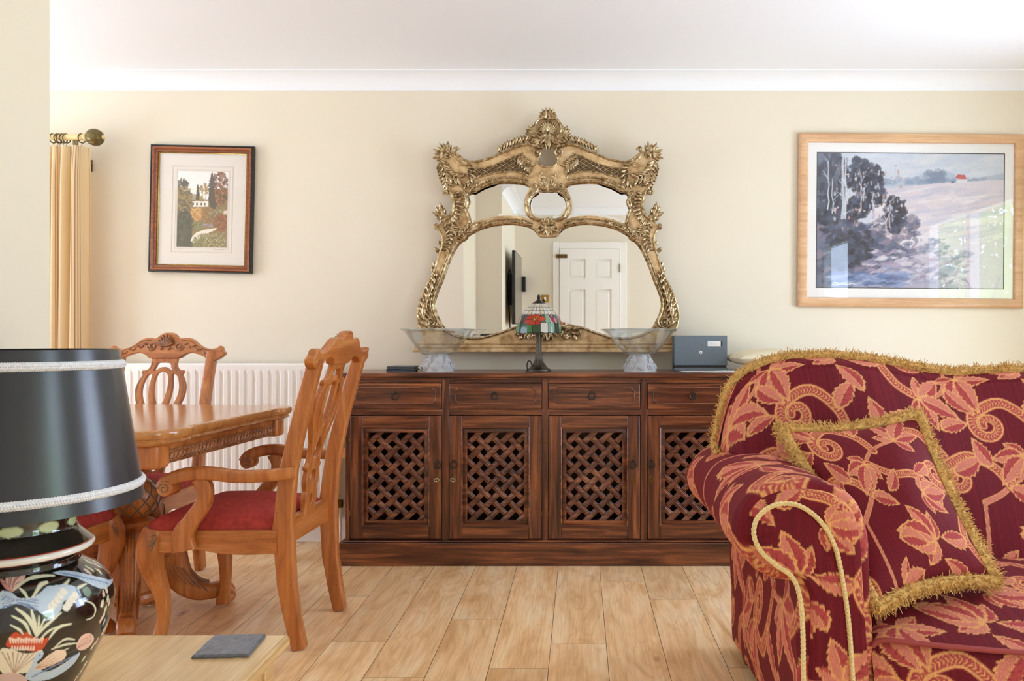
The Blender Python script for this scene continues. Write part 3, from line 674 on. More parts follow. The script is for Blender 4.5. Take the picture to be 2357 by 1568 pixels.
# ---- the black jar: lotus, reeds and blue-white birds
def paint_jar():
    c = Canvas(1000, 360, (20, 19, 17)); rg = np.random.default_rng(21)
    CRM, PNK, PNK2, GRN, BLU, BLU2, RED = (232, 226, 200), (236, 196, 178), (214, 156, 142), (196, 212, 168), (110, 142, 186), (190, 208, 224), (206, 74, 40)
    def petal(x, y, a, L, W, col, edge=(120, 90, 80)):
        o, md = leaf_shape(x, y, a, L, W); c.poly(o, edge); ce = o.mean(0); c.poly((o-ce)*.9+ce, col)
        c.stroke(md[3:20], .5, edge, .6)
    def lotus(x, y, s, col, tip, a0=-PI/2):
        for k in (-3, 3, -2, 2, -1, 1, 0): petal(x, y, a0+k*.36, s*(1-.06*abs(k)), s*.2, col if k % 2 else tip)
        c.blob(x, y, s*.22, s*.12, (226, 206, 120))
    def reed(x, y, a, L, b, w_=3):
        t = np.linspace(0, 1, 12); P = np.stack([x+L*t*math.cos(a)+b*L*t*t*math.cos(a+PI/2), y+L*t*math.sin(a)+b*L*t*t*math.sin(a+PI/2)], 1); c.stroke(P, [w_, w_*.9, .5], (226, 226, 196))
    def pad(x, y, rx, ry):
        c.blob(x, y, rx, ry, (150, 168, 130), 1, 0, .05); c.blob(x, y, rx*.92, ry*.9, GRN, 1, 0, .05)
        for k in range(9): c.stroke([(x, y), (x+rx*.85*math.cos(k*.7), y+ry*.85*math.sin(k*.7))], .5, (120, 140, 100))
    def bird(x, y, s, fl):
        b = np.array([(0, 0), (30, -14), (62, -22), (96, -26), (120, -12), (116, 8), (90, 22), (50, 20), (16, 10)], float)*s*[fl, 1]+[x, y]
        c.poly(catmull(b, 5, True), BLU2)
        for k in range(14):
            t = k/13; p = b[1]*(1-t)+b[5]*t+rg.uniform(-4, 4, 2)*s; c.stroke([p, p+np.array([26*fl, -8])*s], [1.6*s, .5], BLU, .8)
        for k in range(6): c.blob(*(np.array([(66+8*k)*fl, -14+4*(k % 3)])*s+[x, y]), 8*s, 7*s, (236, 234, 222), .9)
        tl = np.array([(0, 0), (-30, 4), (-70, -6), (-110, -2), (-70, 8), (-30, 12)], float)*s*[fl, 1]+[x, y]; c.poly(catmull(tl, 4, True), BLU2)
        for k in range(8): c.stroke([tl[0]+rg.uniform(-3, 3, 2), tl[3]+rg.uniform(-8, 8, 2)], [1.5, .4], BLU, .7)
        nk = np.array([(112, -12), (134, -20), (150, -6), (150, 16), (138, 28)], float)*s*[fl, 1]+[x, y]; c.stroke(catmull(nk, 5), [7*s, 2.5*s], (232, 234, 224))
        w_ = leaf_shape(x+30*fl*s, y-16*s, -.5 if fl > 0 else PI+.5, 110*s, 15*s, .0, 9)[0]; c.poly(w_, BLU2); c.stroke([(x+30*fl*s, y-16*s), (x+120*fl*s, y-66*s)], [3*s, 1], BLU)
    # the side facing the room, laid out round the belly of the jar
    LX_, LY_, Z0_, T_ = -.824, 1.145, .463, .272
    def m_(P):
        out = []
        for zx, zy in P:
            d = np.array([(zx/4.04-CX)/F, 1, -(1180+zy/4.04-CY)/F]); r = .122
            for _ in range(8):
                a_ = d[0]**2+1; b_ = -2*(d[0]*LX_+LY_); c_ = LX_**2+LY_**2-r*r; q = b_*b_-4*a_*c_
                t = (-b_-math.sqrt(max(q, 0)))/(2*a_); z = H+d[2]*t-Z0_; r = .5*r+.5*float(np.interp(z, JZ, JR))
            ang = math.atan2(t-LY_, d[0]*t-LX_); u = (ang/(2*PI)+.25+.03) % 1; out.append((u*1000, (1-z/T_)*360/1.08))
        return np.array(out)
    JZ = [0, .05, .085, .118, .152, .188, .212, .232, .252, .266, .272]; JR = [.066, .066, .078, .094, .110, .121, .124, .120, .107, .088, .079]
    K = [0.]
    def Pg(P, col, sm=4): q = m_(P)+[K[0], 0]; c.poly(catmull(q, sm, True) if sm else q, col)
    def St(P, w_, col): q = m_(P)+[K[0], 0]; c.stroke(catmull(q, 6), w_, col)
    for K[0] in (-660., 660., -330., 330., 0.):
        for tip in ((0, 610), (50, 560), (100, 545), (150, 550), (200, 558), (242, 560), (20, 650), (190, 640)):
            b0 = (110, 735); mx_, my_ = (b0[0]+tip[0])/2, (b0[1]+tip[1])/2; nx_, ny_ = -(tip[1]-b0[1])*.17, (tip[0]-b0[0])*.17
            Pg([b0, (mx_+nx_, my_+ny_), tip, (mx_-nx_, my_-ny_)], (150, 100, 90)); Pg([b0, (mx_+nx_*.8, my_+ny_*.8), (tip[0], tip[1]+8), (mx_-nx_*.8, my_-ny_*.8)], PNK if tip[0] % 20 else PNK2)
        RD = (226, 226, 196)
        for P, w_ in (([(180, 700), (230, 750), (262, 810)], 4), ([(290, 800), (370, 680), (440, 645)], 5), ([(130, 715), (260, 620), (400, 590), (505, 586)], 4), ([(150, 890), (260, 980), (340, 1150)], 5), ([(290, 900), (320, 1030), (340, 1150)], 5), ([(362, 960), (350, 1120)], 3), ([(412, 990), (345, 1130)], 3), ([(565, 930), (430, 1050), (340, 1150)], 4.5), ([(110, 960), (230, 1030), (285, 1150)], 4), ([(100, 1045), (180, 1090), (212, 1130)], 3.5), ([(660, 1035), (540, 1070), (450, 1180)], 5), ([(530, 1060), (440, 1110), (370, 1185)], 3.5), ([(692, 1182), (600, 1180), (500, 1260)], 3.5), ([(722, 1215), (600, 1230), (480, 1272)], 3.5), ([(640, 1260), (560, 1300), (520, 1320)], 3), ([(640, 620), (610, 660), (560, 690)], 3), ([(780, 820), (850, 845), (886, 900), (862, 970), (800, 998)], 3), ([(800, 660), (740, 690), (690, 720)], 4)):
            St(P, [w_*.25, w_*.62, w_*.3], RD)
        Pg([(490, 560), (580, 540), (700, 550), (830, 580), (930, 605), (1010, 625), (1060, 612), (1015, 680), (960, 710), (880, 690), (780, 640), (680, 600), (560, 580)], BLU2); St([(560, 560), (760, 600), (1000, 660)], 1.0, BLU)
        for q in range(11): St([(600+38*q, 556+9*q), (625+38*q, 585+10*q)], [.9, .4], BLU)
        Pg([(0, 742), (100, 740), (180, 795), (280, 800), (380, 740), (430, 690), (520, 675), (600, 668), (700, 690), (740, 740), (762, 800), (780, 850), (750, 862), (715, 800), (650, 800), (590, 830), (570, 890), (540, 940), (480, 978), (420, 965), (330, 900), (240, 862), (100, 850), (0, 892)], BLU2)
        for q in range(26):
            y_ = 760+q*5; St([(20+6*(q % 5), y_), (170+9*(q % 4), 800+q*1.8), (320+8*(q % 6), 790+q*5)], [1.1, .7, .4], BLU if q % 3 else (236, 238, 236))
        for q in range(9): c.blob(*(m_([(480+27*q, 880-36*(q % 5))])[0]+[K[0], 0]), 7, 7, (214, 210, 200), 1, 0, .1); c.blob(*(m_([(480+27*q, 880-36*(q % 5))])[0]+[K[0], 0]), 6, 6, (236, 232, 218), 1, 0, .1)
        for q in range(8): St([(700+8*q, 700+14*q), (730+7*q, 760+12*q)], [1.2, .5], BLU)
        c.blob(*(m_([(805, 735)])[0]+[K[0], 0]), 9, 8, (120, 146, 128), 1, 0, .1)
        Pg([(60, 1245), (80, 1170), (140, 1110), (200, 1138), (240, 1110), (290, 1145), (330, 1165), (370, 1190), (455, 1158), (440, 1205), (390, 1275), (340, 1290), (290, 1290), (180, 1262)], RED)
        for q in range(13): St([(95+25*q, 1170+6*(q % 3)), (100+24*q, 1215)], [2.0, .7], (244, 214, 196))
        for q in range(9): St([(110+25*q, 1275), (115+25*q, 1240)], [1.8, .6], (246, 224, 206))
        Pg([(0, 1282), (100, 1270), (240, 1312), (395, 1278), (360, 1330), (320, 1390), (270, 1480), (100, 1500), (0, 1470)], (236, 226, 204))
        for q in range(8): St([(130, 1500), (20+50*q, 1300+8*(q % 2))], [.4, 1.0], (176, 140, 120))
        Pg([(0, 1510), (110, 1490), (220, 1520), (240, 1580), (0, 1590)], (216, 186, 180))
        Pg([(710, 1250), (730, 1180), (780, 1132), (840, 1126), (872, 1170), (850, 1225), (800, 1270), (740, 1282)], PNK)
        for q in range(4): St([(720, 1260), (760+22*q, 1190+6*q), (850, 1140+22*q)], .5, (170, 110, 100))
        Pg([(240, 1510), (290, 1430), (310, 1370), (345, 1305), (400, 1292), (392, 1345), (345, 1400), (420, 1480), (560, 1425), (742, 1300), (700, 1390), (600, 1480), (480, 1545), (330, 1572), (245, 1550)], BLU2)
        for q in range(22): St([(300+18*q, 1530-9*q), (350+18*q, 1500-9*q)], [1.4, .5], BLU)
        Pg([(315, 1455), (400, 1370), (520, 1282), (610, 1290), (600, 1360), (520, 1405), (400, 1452)], (240, 214, 188))
        for q in range(6): St([(330, 1450), (460+28*q, 1310+18*q)], .5, (180, 140, 120))
        c.blob(*(m_([(368, 1328)])[0]+[K[0], 0]), 1.2, 1.2, (40, 40, 60))
        for q, (x_, y_) in enumerate([(985, 720), (960, 760), (1000, 800), (950, 850), (1010, 840), (975, 900), (960, 960), (940, 1000), (965, 1020), (955, 1110), (975, 1080), (820, 455), (880, 460), (900, 490), (830, 520), (920, 545), (810, 550), (760, 1480), (800, 1410), (720, 1540), (780, 1360), (860, 1250), (900, 1200)]):
            x1_, y1_ = m_([(x_, y_)])[0]; c.blob(x1_+K[0], y1_, 4.5, 6.5, [(232, 222, 190), PNK, (206, 214, 176)][q % 3], .95, .5)
    return c
# ---- leaded glass shade: red flowers and leaves below a pale grid
def paint_shade():
    c = Canvas(900, 300, (240, 234, 214)); rg = np.random.default_rng(9); LD = (44, 40, 36)
    for k in range(24): c.poly([(k*37.5, 0), (k*37.5+37.5, 0), (k*37.5+37.5, 300), (k*37.5, 300)], [(244, 240, 224), (236, 226, 196), (240, 238, 232)][k % 3])
    for k in range(24): c.stroke([(k*37.5, 0), (k*37.5, 150)], 2.0, LD)
    for y in (48, 92, 132): c.stroke([(0, y), (900, y)], 1.8, LD)
    def cell(P, col):
        P = np.asarray(P, float); c.poly(P, col)
        for k in range(5):
            q = P.min(0)+(P.max(0)-P.min(0))*rg.uniform(.1, .9, 2); c.stroke([q, q+rg.uniform(-14, 14, 2)], 2, tuple(np.clip(np.array(col)*rg.uniform(.8, 1.25), 0, 255)), .35)
        c.stroke(np.r_[P, P[:1]], 1.9, LD)
    for X in (0, 300, 600):
        for k in range(6): cell([(X+k*50, 205+6*(k % 2)), (X+k*50+50, 200), (X+k*50+52, 298), (X+k*50-2, 298)], [(44, 78, 52), (70, 130, 74), (58, 92, 60), (226, 226, 214), (150, 184, 168), (52, 70, 52)][(k+X//300) % 6])
        for k in range(4): cell(catmull([(X+150+k*36, 150), (X+185+k*36, 140), (X+192+k*36, 205), (X+150+k*36, 214)], 4, True), [(84, 120, 96), (146, 186, 150), (226, 226, 220), (60, 86, 70)][k])
        for k in range(3): cell(catmull([(X-8+k*18, 150+k*6), (X+22+k*18, 140), (X+20+k*18, 200), (X-10+k*16, 206)], 4, True), [(92, 88, 96), (76, 74, 80), (104, 96, 90)][k])
        red = (196, 62, 36)
        cell(catmull([(X+40, 178), (X+52, 150), (X+90, 140), (X+112, 172), (X+104, 186), (X+70, 184)], 4, True), red)
        cell(catmull([(X+112, 172), (X+98, 142), (X+126, 132), (X+152, 150), (X+140, 176)], 4, True), (206, 76, 40))
        cell(catmull([(X+140, 176), (X+150, 152), (X+182, 160), (X+184, 190), (X+150, 204), (X+118, 190)], 4, True), (212, 80, 46))
        cell(catmull([(X+110, 190), (X+148, 204), (X+150, 228), (X+112, 236)], 4, True), (192, 58, 40))
        cell(catmull([(X+38, 190), (X+104, 188), (X+110, 236), (X+60, 228), (X+34, 214)], 4, True), (200, 66, 40))
        cell([(X+100, 178), (X+110, 168), (X+119, 184), (X+108, 202)], (226, 196, 50))
        cell(catmull([(X+225, 150), (X+245, 146), (X+262, 190), (X+250, 212), (X+232, 196)], 4, True), (170, 66, 78))
        cell(catmull([(X+262, 160), (X+282, 170), (X+286, 214), (X+262, 220)], 4, True), (214, 150, 156))
    return c
# ================================================================== the sofa (largest object, right foreground)
M['damask'] = patterned('burgundy_leaf_damask', .78, .16, .25, weave=(420, 420, 60))
M['cord'] = plain('twisted_ivory_cord', (228, 206, 150), .6, var=.12, vs=300)
M['fringe'] = plain('old_gold_fringe', (206, 168, 98), .75, var=.3, vs=120)
M['linen'] = plain('cream_linen', (226, 216, 186), .85, var=.05, vs=30, bmp=.2, bs_=500)
def interp_grid(P, n): return resample(np.asarray(P, float), n)
def rope(path, r, strands=3, pitch=.016, n=None):
    """twisted cord along a path"""
    P = np.asarray(path, float); L = np.linalg.norm(np.diff(P, axis=0), axis=1).sum(); n = n or int(L/.0035)
    P = resample(P, n); mb = MB(); T_ = np.gradient(P, axis=0); T_ /= np.linalg.norm(T_, axis=1, keepdims=True)
    s = np.linspace(0, L, n); up = np.array([.13, .9, .41])
    b = up-T_*(T_@up)[:, None]; b /= np.linalg.norm(b, axis=1, keepdims=True); c = np.cross(T_, b)
    for k in range(strands):
        a = s/pitch*2*PI/1.0+k*2*PI/strands
        Q = P+(b*np.cos(a)[:, None]+c*np.sin(a)[:, None])*r*.52
        mb.sweep(Q, r*.62, side=up, n=5)
    return mb
def fringe_mesh(path, r, n, L, seed=0, out=None):
    """fluffy brush fringe: a core with many short strands standing out of it"""
    rg = np.random.default_rng(seed); P = resample(path, 140); mb = MB().sweep(P, r*.62, side=(0, 1, .2), n=7)
    T_ = np.gradient(P, axis=0); T_ /= np.linalg.norm(T_, axis=1, keepdims=True)
    V = np.zeros((n*6, 3)); Fs = []
    for k in range(n):
        i = int(rg.integers(0, len(P))); d = rg.normal(size=3); d -= T_[i]*(d@T_[i])*.6
        if out is not None: d += np.array(out[i] if np.ndim(out) == 2 else out)*.9
        d /= np.linalg.norm(d); s_ = np.cross(d, rg.normal(size=3)); s_ /= np.linalg.norm(s_); q = np.cross(d, s_); w_ = .0013
        p = P[i]+rg.normal(size=3)*r*.25; l = L*rg.uniform(.7, 1.2)
        e_ = p+d*l+rg.normal(size=3)*L*.2
        V[k*6:k*6+6] = [p+s_*w_, p-s_*w_*.5+q*w_*.9, p-s_*w_*.5-q*w_*.9, e_+s_*w_*.7, e_-s_*w_*.4+q*w_*.6, e_-s_*w_*.4-q*w_*.6]
        j = k*6; Fs += [(j, j+1, j+4, j+3), (j+1, j+2, j+5, j+4), (j+2, j, j+3, j+5), (j+3, j+4, j+5)]
    return mb.add(V, Fs)

SO = (.50, 1.80, 0)
sofa = thing('sofa', SO, 'burgundy and gold leaf-patterned sofa with rolled arm, corded arm front and gold fringe', 'sofa')
YA0, YA1 = 1.80, 2.62
arm_prof = catmull([(.515, .06), (.503, .2), (.506, .36), (.508, .455), (.490, .492), (.445, .502), (.400, .524), (.368, .565), (.358, .605), (.370, .650), (.405, .690), (.462, .712), (.530, .716), (.592, .702), (.640, .664), (.664, .600), (.672, .500), (.680, .380), (.688, .250), (.694, .06)], 8)
def make_arm(mx=None, name='arm'):
    A = resample(arm_prof, 300); n = len(A)
    ys = np.r_[YA0+.022*(1-np.cos(np.linspace(0, PI/2, 7))), np.linspace(YA0+.03, YA1, 200)]
    ins = np.r_[.022*(1-np.sin(np.linspace(0, PI/2, 7))), np.zeros(200)]
    G = np.zeros((len(ys), n, 3)); arc = np.r_[0, np.cumsum(np.linalg.norm(np.diff(A, axis=0), axis=1))]
    Nn = np.gradient(A, axis=0); Nn /= np.linalg.norm(Nn, axis=1, keepdims=True); Nn = np.stack([Nn[:, 1], -Nn[:, 0]], 1)
    for k, y in enumerate(ys):
        fade = 1+.010*math.sin((y-YA0)*7); sc = np.array([1, 1])
        G[k, :, 0] = A[:, 0]+Nn[:, 0]*ins[k]; G[k, :, 2] = A[:, 1]+Nn[:, 1]*ins[k]; G[k, :, 1] = y
        G[k, :, 0] += .004*np.sin(arc*21+y*9)*(ins[k] == 0)
    Cc = damask(arc[None, :]*.62+.11+0*ys[:, None], ys[:, None]*.9+0*arc[None, :], PI/2)
    # front panel: from the rounded edge of the outline in to its middle line
    Ai = A+Nn*.022; t = np.r_[np.linspace(0, .25, 26), np.linspace(.27, 1, 50)]; Sx = np.interp(Ai[:, 1], [.06, .45, .52, .60], [.600, .592, .560, .520]); Sz = np.minimum(Ai[:, 1], .604)
    Gc = np.zeros((76, n, 3)); Gc[:, :, 0] = Ai[None, :, 0]*(1-t[:, None])+Sx[None]*t[:, None]; Gc[:, :, 2] = Ai[None, :, 1]*(1-t[:, None])+Sz[None]*t[:, None]
    Gc[:, :, 1] = YA0-.012*np.sqrt(np.clip(t*5, 0, 1))[:, None]
    dx, dz = Gc[:, :, 0]-.500, Gc[:, :, 2]-.615; rr_ = np.hypot(dx, dz); th_ = np.arctan2(dz, dx)      # gathers radiating from the scroll
    Gc[:, :, 1] += .0042*np.clip(np.sin(th_*15+.6*np.sin(th_*4)), -.1, 1)**2*np.clip((rr_-.055)/.03, 0, 1)*np.clip((Gc[:, :, 2]-.49)/.04, 0, 1)*np.clip(t*14, 0, 1)[:, None]*np.clip((.10-dx)/.04, 0, 1)
    for Q in (G, Gc): Q[:, :, 2] += .024*np.clip((Q[:, :, 2]-.44)/.2, 0, 1)*np.clip(1-(Q[:, :, 1]-YA0)/(YA1-YA0), 0, 1.02)
    Cp = damask(Gc[:, :, 0]*.95+.27, -Gc[:, :, 2]*.95+.06)
    if mx is not None:
        G[:, :, 0] = 2*mx-G[:, :, 0]; Gc[:, :, 0] = 2*mx-Gc[:, :, 0]
    a = grid_colored(name, G, Cc, M['damask'], sofa, SO, flip=mx is not None)
    grid_colored('arm_front', Gc, Cp, M['damask'], a, SO, flip=mx is not None)
    bk = MB(); bk.add(np.c_[A[:, 0], np.full(n, YA1), A[:, 1]] if mx is None else np.c_[2*mx-A[:, 0], np.full(n, YA1), A[:, 1]], [tuple(range(n))])
    cord = catmull([(.524, .06), (.512, .25), (.509, .40), (.502, .475), (.484, .520), (.446, .548), (.412, .580), (.397, .620), (.408, .658), (.446, .684), (.496, .684), (.546, .650), (.582, .590), (.602, .50), (.615, .40), (.626, .24), (.634, .06)], 12)
    P3 = np.c_[cord[:, 0], np.full(len(cord), YA0-.0135), cord[:, 1]]
    if mx is not None: P3[:, 0] = 2*mx-P3[:, 0]
    rope(P3, .0058).build('cord', M['cord'], a, SO)
    # gathers radiating from the scroll
    return a
make_arm(); SX = 1.36; make_arm(SX, 'arm')

# back rest: humped top line, front leaning back
def top_z(x):
    xs = [.425, .44, .465, .485, .53, .60, .66, .77, .90, .98, 1.08, 1.18, 1.28, 1.36]; zs = [.72, .80, .89, .925, .962, .990, 1.003, 1.007, .998, .985, .966, .953, .958, .962]
    return np.interp(np.where(x > SX, 2*SX-x, x), xs, zs)
XB0, XB1 = .427, 2*SX-.427
xs_ = XB0+(XB1-XB0)*np.linspace(0, 1, 660)
t_ = np.linspace(0, 1, 280); Gb = np.zeros((280, 660, 3))
ztop = catmull(np.c_[xs_[::6], top_z(xs_[::6])], 6); ztop = np.interp(xs_, ztop[:, 0], ztop[:, 1])
for k, t in enumerate(t_):
    if t < .80:                                            # front face from the seat to the crest
        q = t/.80; z = .36+(ztop-.03-.36)*q; y = 2.16+.27*q-.045*math.sin(PI*q)**.8
    else:                                                  # over the crest and down the back
        q = (t-.80)/.20; a = q*PI
        z = ztop-.03+.03*math.sin(min(a, PI/2)) if a < PI/2 else ztop-.03*(1-math.sin(a))-.25*(a/PI-.5)*2
        y = 2.43+.055*(1-math.cos(min(a, PI/2)))+(.06*(a-PI/2)/(PI/2) if a > PI/2 else 0)
    ed = np.minimum(np.minimum((xs_-XB0), (XB1-xs_))/.07, 1); rnd = 1-np.sqrt(np.clip(1-(1-np.clip(ed, 0, 1))**2, 0, 1))
    lim_ = np.interp(z, [.64, .72], [.525, XB0]); Gb[k, :, 0] = SX+(xs_-SX)*(SX-lim_)/(SX-XB0); Gb[k, :, 1] = np.maximum(y, 2.16)+.06*rnd*(t < .8)+.008*np.sin(xs_*9+t*5); Gb[k, :, 2] = z
bk = grid_colored('backrest', Gb, damask(Gb[:, :, 0]*.9+.03, -t_[:, None]*.80*.9+0*Gb[:, :, 0]+.2), M['damask'], sofa, SO)
xq = np.linspace(0, 1, 120); G = np.zeros((60, 120, 3))
for k, t in enumerate(np.linspace(0, 1, 60)):
    zt = np.interp(xs_[0]+(xs_[-1]-xs_[0])*xq, xs_, ztop)-.27; z = zt*(1-t)+.06*t; lim_ = np.interp(z, [.64, .72], [.525, XB0]); G[k, :, 0] = SX+(2*xq-1)*(SX-lim_); G[k, :, 1] = 2.60+.10*t; G[k, :, 2] = z
grid_colored('back_panel', G, damask(G[:, :, 0]*.9, -G[:, :, 2]*.9), M['damask'], sofa, SO, flip=True)
G = np.zeros((40, 12, 3))
for sd in (0, 1):
    for k, t in enumerate(np.linspace(0, 1, 40)): G[k, :, 0] = .525 if not sd else 2*SX-.525; G[k, :, 1] = 2.2+np.linspace(0, 1, 12)*(.42+.07*t); G[k, :, 2] = .66-.60*t
    grid_colored('side_panel', G.copy(), damask(G[:, :, 1]*.9, -G[:, :, 2]*.9), M['damask'], sofa, SO, flip=not sd)
fp = np.c_[xs_, np.full(660, 2.475), ztop+.004]; fp = np.r_[[(XB0+.004, 2.44, .700)], fp, [(XB1-.004, 2.44, .700)]]
fringe_mesh(fp, .026, 17000, .0145, 1, out=(0, -.2, .5)).build('fringe', M['fringe'], sofa, SO, flat=True)

# seat: one long cushion with a piped edge over an upholstered base
def seat_yf(x): return 1.800-.125*np.sin(np.clip((x-.68)/(2*SX-1.36), 0, 1)*PI)**.8
x0, x1 = .672, 2*SX-.672; su = np.linspace(0, 1, 440); G = np.zeros((180, 440, 3)); X = x0+(x1-x0)*su
for k, t in enumerate(np.linspace(0, 1, 180)):
    yf = seat_yf(X)
    if t < .30: q = t/.30; z = .215+(.374-.215)*q; y = yf+.012-.026*math.sin(PI*q); Z = z+0*X
    else:
        q = (t-.30)/.70; y = yf+(2.24-yf)*q; Z = .374+.075*math.sin(min(1, q*1.15)*PI/2)+.014*np.sin(PI*su)*math.sin(PI*q)
    e = np.clip(np.minimum(su, 1-su)*(x1-x0)/.04, 0, 1); Z = Z-.02*(1-np.sqrt(1-(1-e)**2))
    G[k, :, 0] = X; G[k, :, 1] = y; G[k, :, 2] = Z
v_ = np.r_[np.linspace(0, .16, 54), np.linspace(.16, .7, 126)]
sc = grid_colored('seat_cushion', G, damask(G[:, :, 0]*.92+.4, -v_[:, None]*.92+0*G[:, :, 0]+.33), M['damask'], sofa, SO)
pp = G[54].copy(); pp[:, 1] -= .004; pp[:, 2] += .002
MB().sweep(pp[::3], .0065, side=(0, 1, 0), n=8).build('piping', M['damask_pipe'] if 'damask_pipe' in M else plain('rose_piping', (150, 62, 60), .75), sc, SO)
bs = np.zeros((40, 120, 3)); X = np.linspace(x0-.01, x1+.01, 120)
for k, t in enumerate(np.linspace(0, 1, 40)): bs[k, :, 0] = X; bs[k, :, 1] = 1.835-.02*math.sin(PI*t); bs[k, :, 2] = .06+.2*t
grid_colored('base', bs, damask(bs[:, :, 0]+.1, -bs[:, :, 2]+.1), M['damask'], sofa, SO)
dk = MB().box((x0-.1, 1.86, .06), (x1+.1, 2.6, .20)); dk.build('frame', M['dark'], sofa, SO)
for (a, b) in ((.56, 1.88), (.56, 2.56), (2*SX-.56, 1.88), (2*SX-.56, 2.56)):
    MB().lathe([(.022, 0), (.03, .02), (.026, .065)], 16, (a, b, 0)).build('foot', M['mahog_v'], sofa, SO)

# loose cushion leaning in the corner of the sofa
cc = [np.array(at(1803, 992, 2.20)), np.array(at(2112, 962, 2.16)), np.array(at(2284, 1332, 1.93)), np.array(at(2018, 1392, 1.815))]   # tl tr br bl
CO = tuple(np.mean(cc, 0)-np.array([0, 0, .0])); nrm = np.cross(cc[1]-cc[0], cc[3]-cc[0]); nrm /= np.linalg.norm(nrm); nrm *= -1 if nrm[1] > 0 else 1
cu_ = thing('cushion', CO, 'burgundy leaf-patterned cushion edged with gold fringe leaning in the sofa corner', 'cushion')
def pillow(cc, nrm, th, n, pinch, side):
    u, v = np.meshgrid(np.linspace(0, 1, n), np.linspace(0, 1, n))
    pu = u+pinch*np.sin(PI*v)*(.5-u)*2; pv = v+pinch*np.sin(PI*u)*(.5-v)*2
    P = (1-pu)[..., None]*((1-pv)[..., None]*cc[0]+pv[..., None]*cc[3])+pu[..., None]*((1-pv)[..., None]*cc[1]+pv[..., None]*cc[2])
    h = th*(np.clip(16*u*(1-u)*v*(1-v), 0, 1))**.5*(1+.10*np.sin(9*u+4*v)*np.sin(PI*u)*np.sin(PI*v))
    return P+side*h[..., None]*nrm, u, v
Pf, u, v = pillow(cc, nrm, .075, 240, .055, 1)
grid_colored('front_panel', Pf, damask(u*.46+.06, v*.46+.16, .22), M['damask'], cu_, CO, flip=True)
Pk, u, v = pillow(cc, nrm, .055, 60, .055, -1); grid_colored('back_panel', Pk, damask(u*.44, v*.44), M['damask'], cu_, CO)
ring = np.r_[Pf[0, :-1], Pf[:-1, -1], Pf[-1, :0:-1], Pf[:0:-1, 0], Pf[:1, 0]]
cen = np.mean(cc, 0); od = resample(ring, 140)-cen; od /= np.linalg.norm(od, axis=1, keepdims=True)
fringe_mesh(ring+(ring-cen)/np.linalg.norm(ring-cen, axis=1, keepdims=True)*.010, .027, 16000, .0155, 2, out=od*.8).build('fringe', M['fringe'], cu_, CO, flat=True)
# ================================================================== sideboard
YS = 3.69
def sx(px): return (px-CX)/F*YS
def sz(py): return H-(py-CY)/F*YS
BO = (sx(1257), YB-.02, 0)
ZTOP = H-(858.5-CY)/F*3.66
YBK = 4.095
side = thing('sideboard', BO, 'long dark-stained wooden sideboard with ring-pull drawers above lattice-panelled doors, under the mirror', 'sideboard')
mb = MB(); stl = [(795, 805), (1017, 1033.5), (1247.5, 1262), (1474, 1490), (1702.5, 1718), (1931, 1947)]
zt0 = sz(868.5); zb0 = sz(1244)
for a, b in stl: mb.box((sx(a), YS, zb0), (sx(b), YS+.03, zt0))
for a, b in ((stl[0][1], stl[1][0]), (stl[1][1], stl[2][0]), (stl[2][1], stl[3][0]), (stl[3][1], stl[4][0]), (stl[4][1], stl[5][0])):
    for za, zb in ((sz(881.5), zt0), (sz(956), sz(942.5))): MB().box((sx(a), YS+.001, za), (sx(b), YS+.03, zb)).build('rail', M['mahog'], side, BO, bevel=.002)
mb.box((sx(795), YS+.03, zb0), (sx(795)+.02, YBK, zt0)); mb.box((sx(1947)-.02, YS+.03, zb0), (sx(1947), YBK, zt0))
for p in (1025, 1254.5, 1482, 1710): mb.box((sx(p)-.009, YS+.03, zb0), (sx(p)+.009, YBK-.01, zt0))
mb.box((sx(795), YBK-.012, zb0), (sx(1947), YBK, zt0)); mb.box((sx(795)+.02, YS+.03, zb0), (sx(1947)-.02, YBK-.012, zb0+.018))
mb.box((sx(795)+.02, YS+.06, sz(1095)), (sx(1947)-.02, YBK-.012, sz(1095)+.016)); mb.box((sx(795)+.02, YS+.03, sz(950)), (sx(1947)-.02, YBK-.012, sz(950)+.01))
mb.build('cabinet_body', M['mahog_v'], side, BO, bevel=.002)
mb = MB(); mb.box((sx(783), 3.66, ZTOP-.020), (sx(1959), YBK+.005, ZTOP)); mb.box((sx(788), 3.672, ZTOP-.030), (sx(1954), YBK, ZTOP-.020))
mb.build('top', M['mahog'], side, BO, bevel=.004, bseg=3)
mb = MB(); mb.box((sx(787)-.008, 3.660, 0), (sx(1955)+.008, YBK, .108)); mb.box((sx(791), 3.670, .108), (sx(1951), YBK, sz(1243)))
mb.build('plinth', M['mahog'], side, BO, bevel=.004)
bays = [(805, 1017), (1033.5, 1247.5), (1262, 1474), (1490, 1702.5), (1718, 1931)]
hinge_side = (-1, 1, -1, 1, -1); ring_px = (909, 1138, 1362, 1595, 1824)
iron = M['iron']
